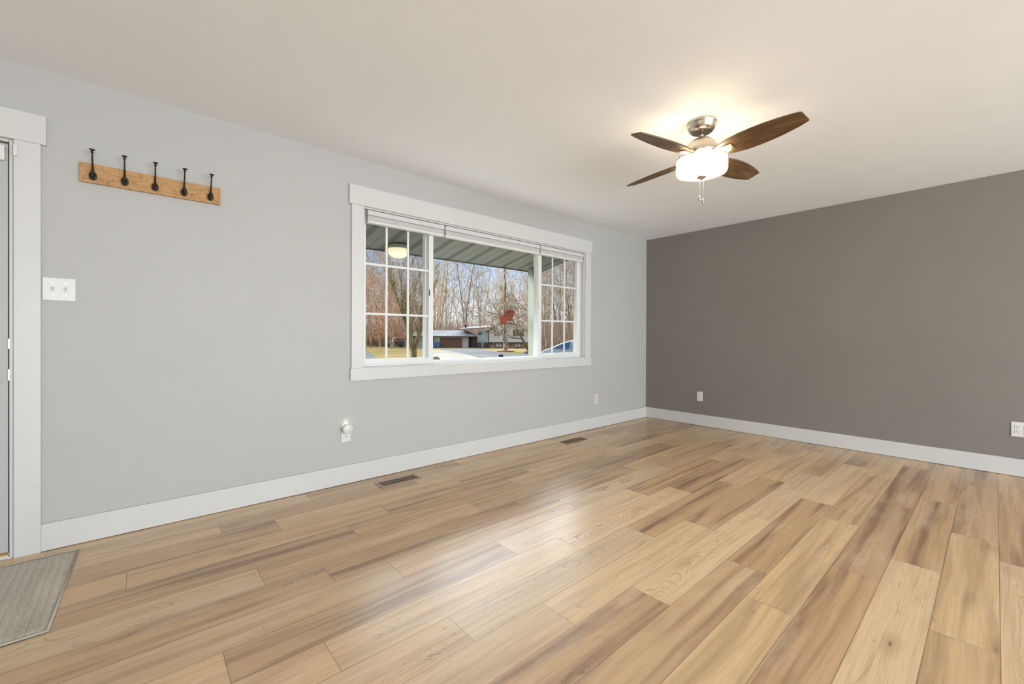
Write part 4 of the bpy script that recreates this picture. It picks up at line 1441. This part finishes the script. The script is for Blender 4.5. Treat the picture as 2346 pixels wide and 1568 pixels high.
FOREST = dict(seg=[9, 6, 4, 3], wob=[0.09, 0.24, 0.3, 0.3], up=[0.03, 0.10, 0.08, 0.05], taper=[0.85, 0.85, 0.8, 0.6], sides=[6, 4, 3, 3],
              n=[1, 12, 5, 4], **{'from': [0.18, 0.2, 0.2, 0]}, spread=[0.72, 0.7, 0.7, 0.6], len=[0.40, 0.5, 0.5, 0.5], rr=[0.42, 0.55, 0.6, 0.6], rmin=0.022)
protos = []
for k in range(6):
    P = dict(FOREST)
    mat = ('bark_grey', 'bark_warm', 'bark_warm', 'bark_grey', 'bark_dark', 'bark_warm')[k]
    o = tree_obj('bare_tree', 100 + k, P, mat, 23 + 1.3 * k, 0.20 + 0.03 * (k % 3), (0, 0, 0), 'tall leafless tree in the wood behind the houses', 'tree', 'leafless trees of the wood', ((k % 3 - 1) * 0.06, 0.03))
    protos.append(o)
rg = random.Random(5)
spots = []
for i in range(86):
    px = rg.uniform(800, 1360)
    dp = rg.uniform(94, 150)
    spots.append((px, dp))
for i in range(20):
    spots.append((rg.uniform(1215, 1420), rg.uniform(52, 88)))
for i in range(12):
    spots.append((rg.uniform(770, 985), rg.uniform(78, 95)))
for i, (px, dp) in enumerate(spots):
    o = protos[i] if i < 6 else protos[rg.randrange(6)].copy()
    if i >= 6:
        C.objects.link(o)
    o.location = at(px, dp)
    o.rotation_euler = (0, 0, rg.uniform(0, 6.28))
    sc = rg.uniform(0.8, 1.1) * (0.8 if dp < 90 else 1)
    o.scale = (sc, sc, sc)

# undergrowth: a haze of thin stems nobody could count
bb = MB()
for i in range(5200):
    px = rg.uniform(740, 1440)
    dp = rg.uniform(88, 118)
    p0 = at(px, dp)
    hh_ = rg.uniform(2.0, 8.5) * rg.uniform(0.5, 1)
    lx = Vector((rg.uniform(-1, 1), rg.uniform(-1, 1), 0)) * 2.0
    pts = [p0, p0 + lx * 0.3 + Vector((0, 0, hh_ * 0.5)), p0 + lx + Vector((0, 0, hh_))]
    bb.tube(pts, [0.045, 0.035, 0.02], 3, True, False)
    for _ in range(2):
        q0 = pts[1].lerp(pts[2], rg.random())
        q1 = q0 + Vector((rg.uniform(-1, 1), rg.uniform(-1, 1), rg.uniform(0.3, 1.4)))
        bb.tube([q0, q1], [0.028, 0.018], 3, True, False)
for i in range(900):
    px = rg.uniform(1235, 1420)
    dp = rg.uniform(50, 80)
    p0 = at(px, dp)
    hh_ = rg.uniform(1.5, 6)
    lx = Vector((rg.uniform(-1, 1), rg.uniform(-1, 1), 0)) * 2.4
    bb.tube([p0, p0 + lx * 0.3 + Vector((0, 0, hh_ * 0.5)), p0 + lx + Vector((0, 0, hh_))], [0.035, 0.028, 0.015], 3, True, False)
tag(bb.build('undergrowth', 'twigs', normals=False), 'pinkish brown thicket of bare stems at the foot of the wood', 'undergrowth', kind='stuff')

# many-stemmed yard tree in the left sash
PEAR = dict(seg=[3, 10, 7, 5, 3], wob=[0.02, 0.07, 0.14, 0.2, 0.25], up=[0.0, 0.07, 0.10, 0.08, 0.05], taper=[0.12, 0.88, 0.85, 0.8, 0.6], sides=[10, 7, 5, 4, 3],
            n=[1, 9, 7, 6, 4], **{'from': [0.45, 0.18, 0.2, 0.2, 0]}, spread=[0.42, 0.40, 0.5, 0.55, 0.6], len=[5.6, 0.40, 0.45, 0.5, 0.5], rr=[0.50, 0.5, 0.55, 0.6, 0.6], rmin=0.010)
tree_obj('yard_tree', 21, PEAR, 'bark_olive', 1.55, 0.22, Vector((*at(949, 29.5).xy, -0.98)), 'many-stemmed leafless yard tree dividing low above the lawn in the left sash', 'tree')

# tree before the two-storey house with drooping pinkish branches
WEEP = dict(seg=[7, 9, 6, 4], wob=[0.05, 0.16, 0.2, 0.25], up=[0.02, -0.05, -0.10, -0.10], taper=[0.75, 0.85, 0.8, 0.6], sides=[9, 5, 4, 3],
            n=[1, 20, 11, 4], **{'from': [0.42, 0.12, 0.15, 0]}, spread=[1.15, 0.6, 0.6, 0.6], len=[1.25, 0.42, 0.5, 0.5], rr=[0.32, 0.5, 0.6, 0.6], rmin=0.020)
q = gnd(1158, 806)
tree_obj('drooping_tree', 33, WEEP, 'bark_pink', 7.2, 0.33, q, 'leafless tree with drooping branches before the two-storey house', 'tree')
bb = MB().lathe([(1.35, 0.05), (1.2, 0.10), (0.5, 0.22), (0.0, 0.25)], q, n=28)
M['mulch'] = plain('mulch_ring', lin(96, 74, 58), 0.95, 0.3, 6, 0.6, 20)
tag(bb.build('mulch_bed', 'mulch'), 'brown mulch ring round the drooping tree', 'mulch bed', kind='stuff')
ORCH = dict(WEEP)
ORCH.update(spread=[0.85, 0.6, 0.6, 0.6], up=[0.02, 0.04, -0.02, -0.06], n=[1, 12, 9, 4])
ORCH['from'] = [0.3, 0.15, 0.2, 0]
tree_obj('leaning_tree', 41, ORCH, 'bark_dark', 6.5, 0.24, gnd(1214, 806), 'dark-barked leafless tree leaning left beside the porch post', 'tree', lean=(-0.55, 0.30))

# oak that kept its orange leaves
a = N('orange_leaves')
tc = a.node('ShaderNodeTexCoord')
v = a.noise(tc.outputs['Object'], 1.6, 3, 0.7)
a.set(color=a.ramp(v, [(0.3, lin(138, 92, 72)), (0.5, lin(182, 130, 104)), (0.7, lin(212, 170, 144))]), rough=0.8, spec=0.2)
M['leaves'] = a.m
OAK = dict(seg=[6, 7, 5, 3], wob=[0.06, 0.18, 0.25, 0.3], up=[0.02, 0.03, 0.03, 0.0], taper=[0.75, 0.85, 0.8, 0.6], sides=[8, 5, 4, 3],
           n=[1, 14, 8, 3], **{'from': [0.2, 0.2, 0.2, 0]}, spread=[1.1, 0.7, 0.7, 0.6], len=[0.75, 0.5, 0.5, 0.5], rr=[0.4, 0.5, 0.6, 0.6], rmin=0.018)


def oak(loc, hgt_, sd, nleaf, label, rad):
    r = empty('orange_oak', loc, label, 'tree', local=True)
    rg2 = random.Random(sd)
    bb = MB()
    grow(bb, Vector((0, 0, -0.1)), Vector((0, 0, 1)), hgt_, 0.2, 0, rg2, OAK)
    bb.build('trunk', 'bark_grey', r, normals=False)
    bb = MB()
    vs_, fs_ = [], []
    for i in range(nleaf):
        while True:
            p_ = Vector((rg2.uniform(-1, 1), rg2.uniform(-1, 1), rg2.uniform(-1, 1)))
            if p_.length < 1 and noise.noise(p_ * 2.6 + Vector((sd, 0, 0))) > 0.02:
                break
        c_ = Vector((p_.x * rad, p_.y * rad, hgt_ * 0.56 + p_.z * hgt_ * 0.50))
        u_ = Vector((rg2.uniform(-1, 1), rg2.uniform(-1, 1), rg2.uniform(-1, 1))).normalized()
        w_ = u_.cross(Vector((rg2.uniform(-1, 1), rg2.uniform(-1, 1), rg2.uniform(-1, 1)))).normalized()
        s_ = rg2.uniform(0.05, 0.11)
        n0 = len(vs_)
        vs_ += [c_ - u_ * s_, c_ + w_ * s_ * 0.6, c_ + u_ * s_, c_ - w_ * s_ * 0.6]
        fs_.append((n0, n0 + 1, n0 + 2, n0 + 3))
    bb.add(vs_, fs_)
    bb.build('foliage', 'leaves', r, normals=False)


oak(at(838, 62), 11.5, 3, 6000, 'tall oak with orange leaves at the far left of the window view', 4.6)
oak(at(896, 74), 8.5, 4, 4200, 'lower orange-leaved oak behind the off-road car', 4.2)
oak(at(930, 84), 6.5, 8, 2600, 'smallest orange-leaved oak, behind the many-stemmed yard tree', 4.0)
M['shrub'] = plain('evergreen_shrub', lin(96, 112, 60), 0.9, 0.3, 3, 0.8, 12)

for o in list(S.objects):
    if '_local' in o:
        del o['_local']
bpy.context.view_layer.update()
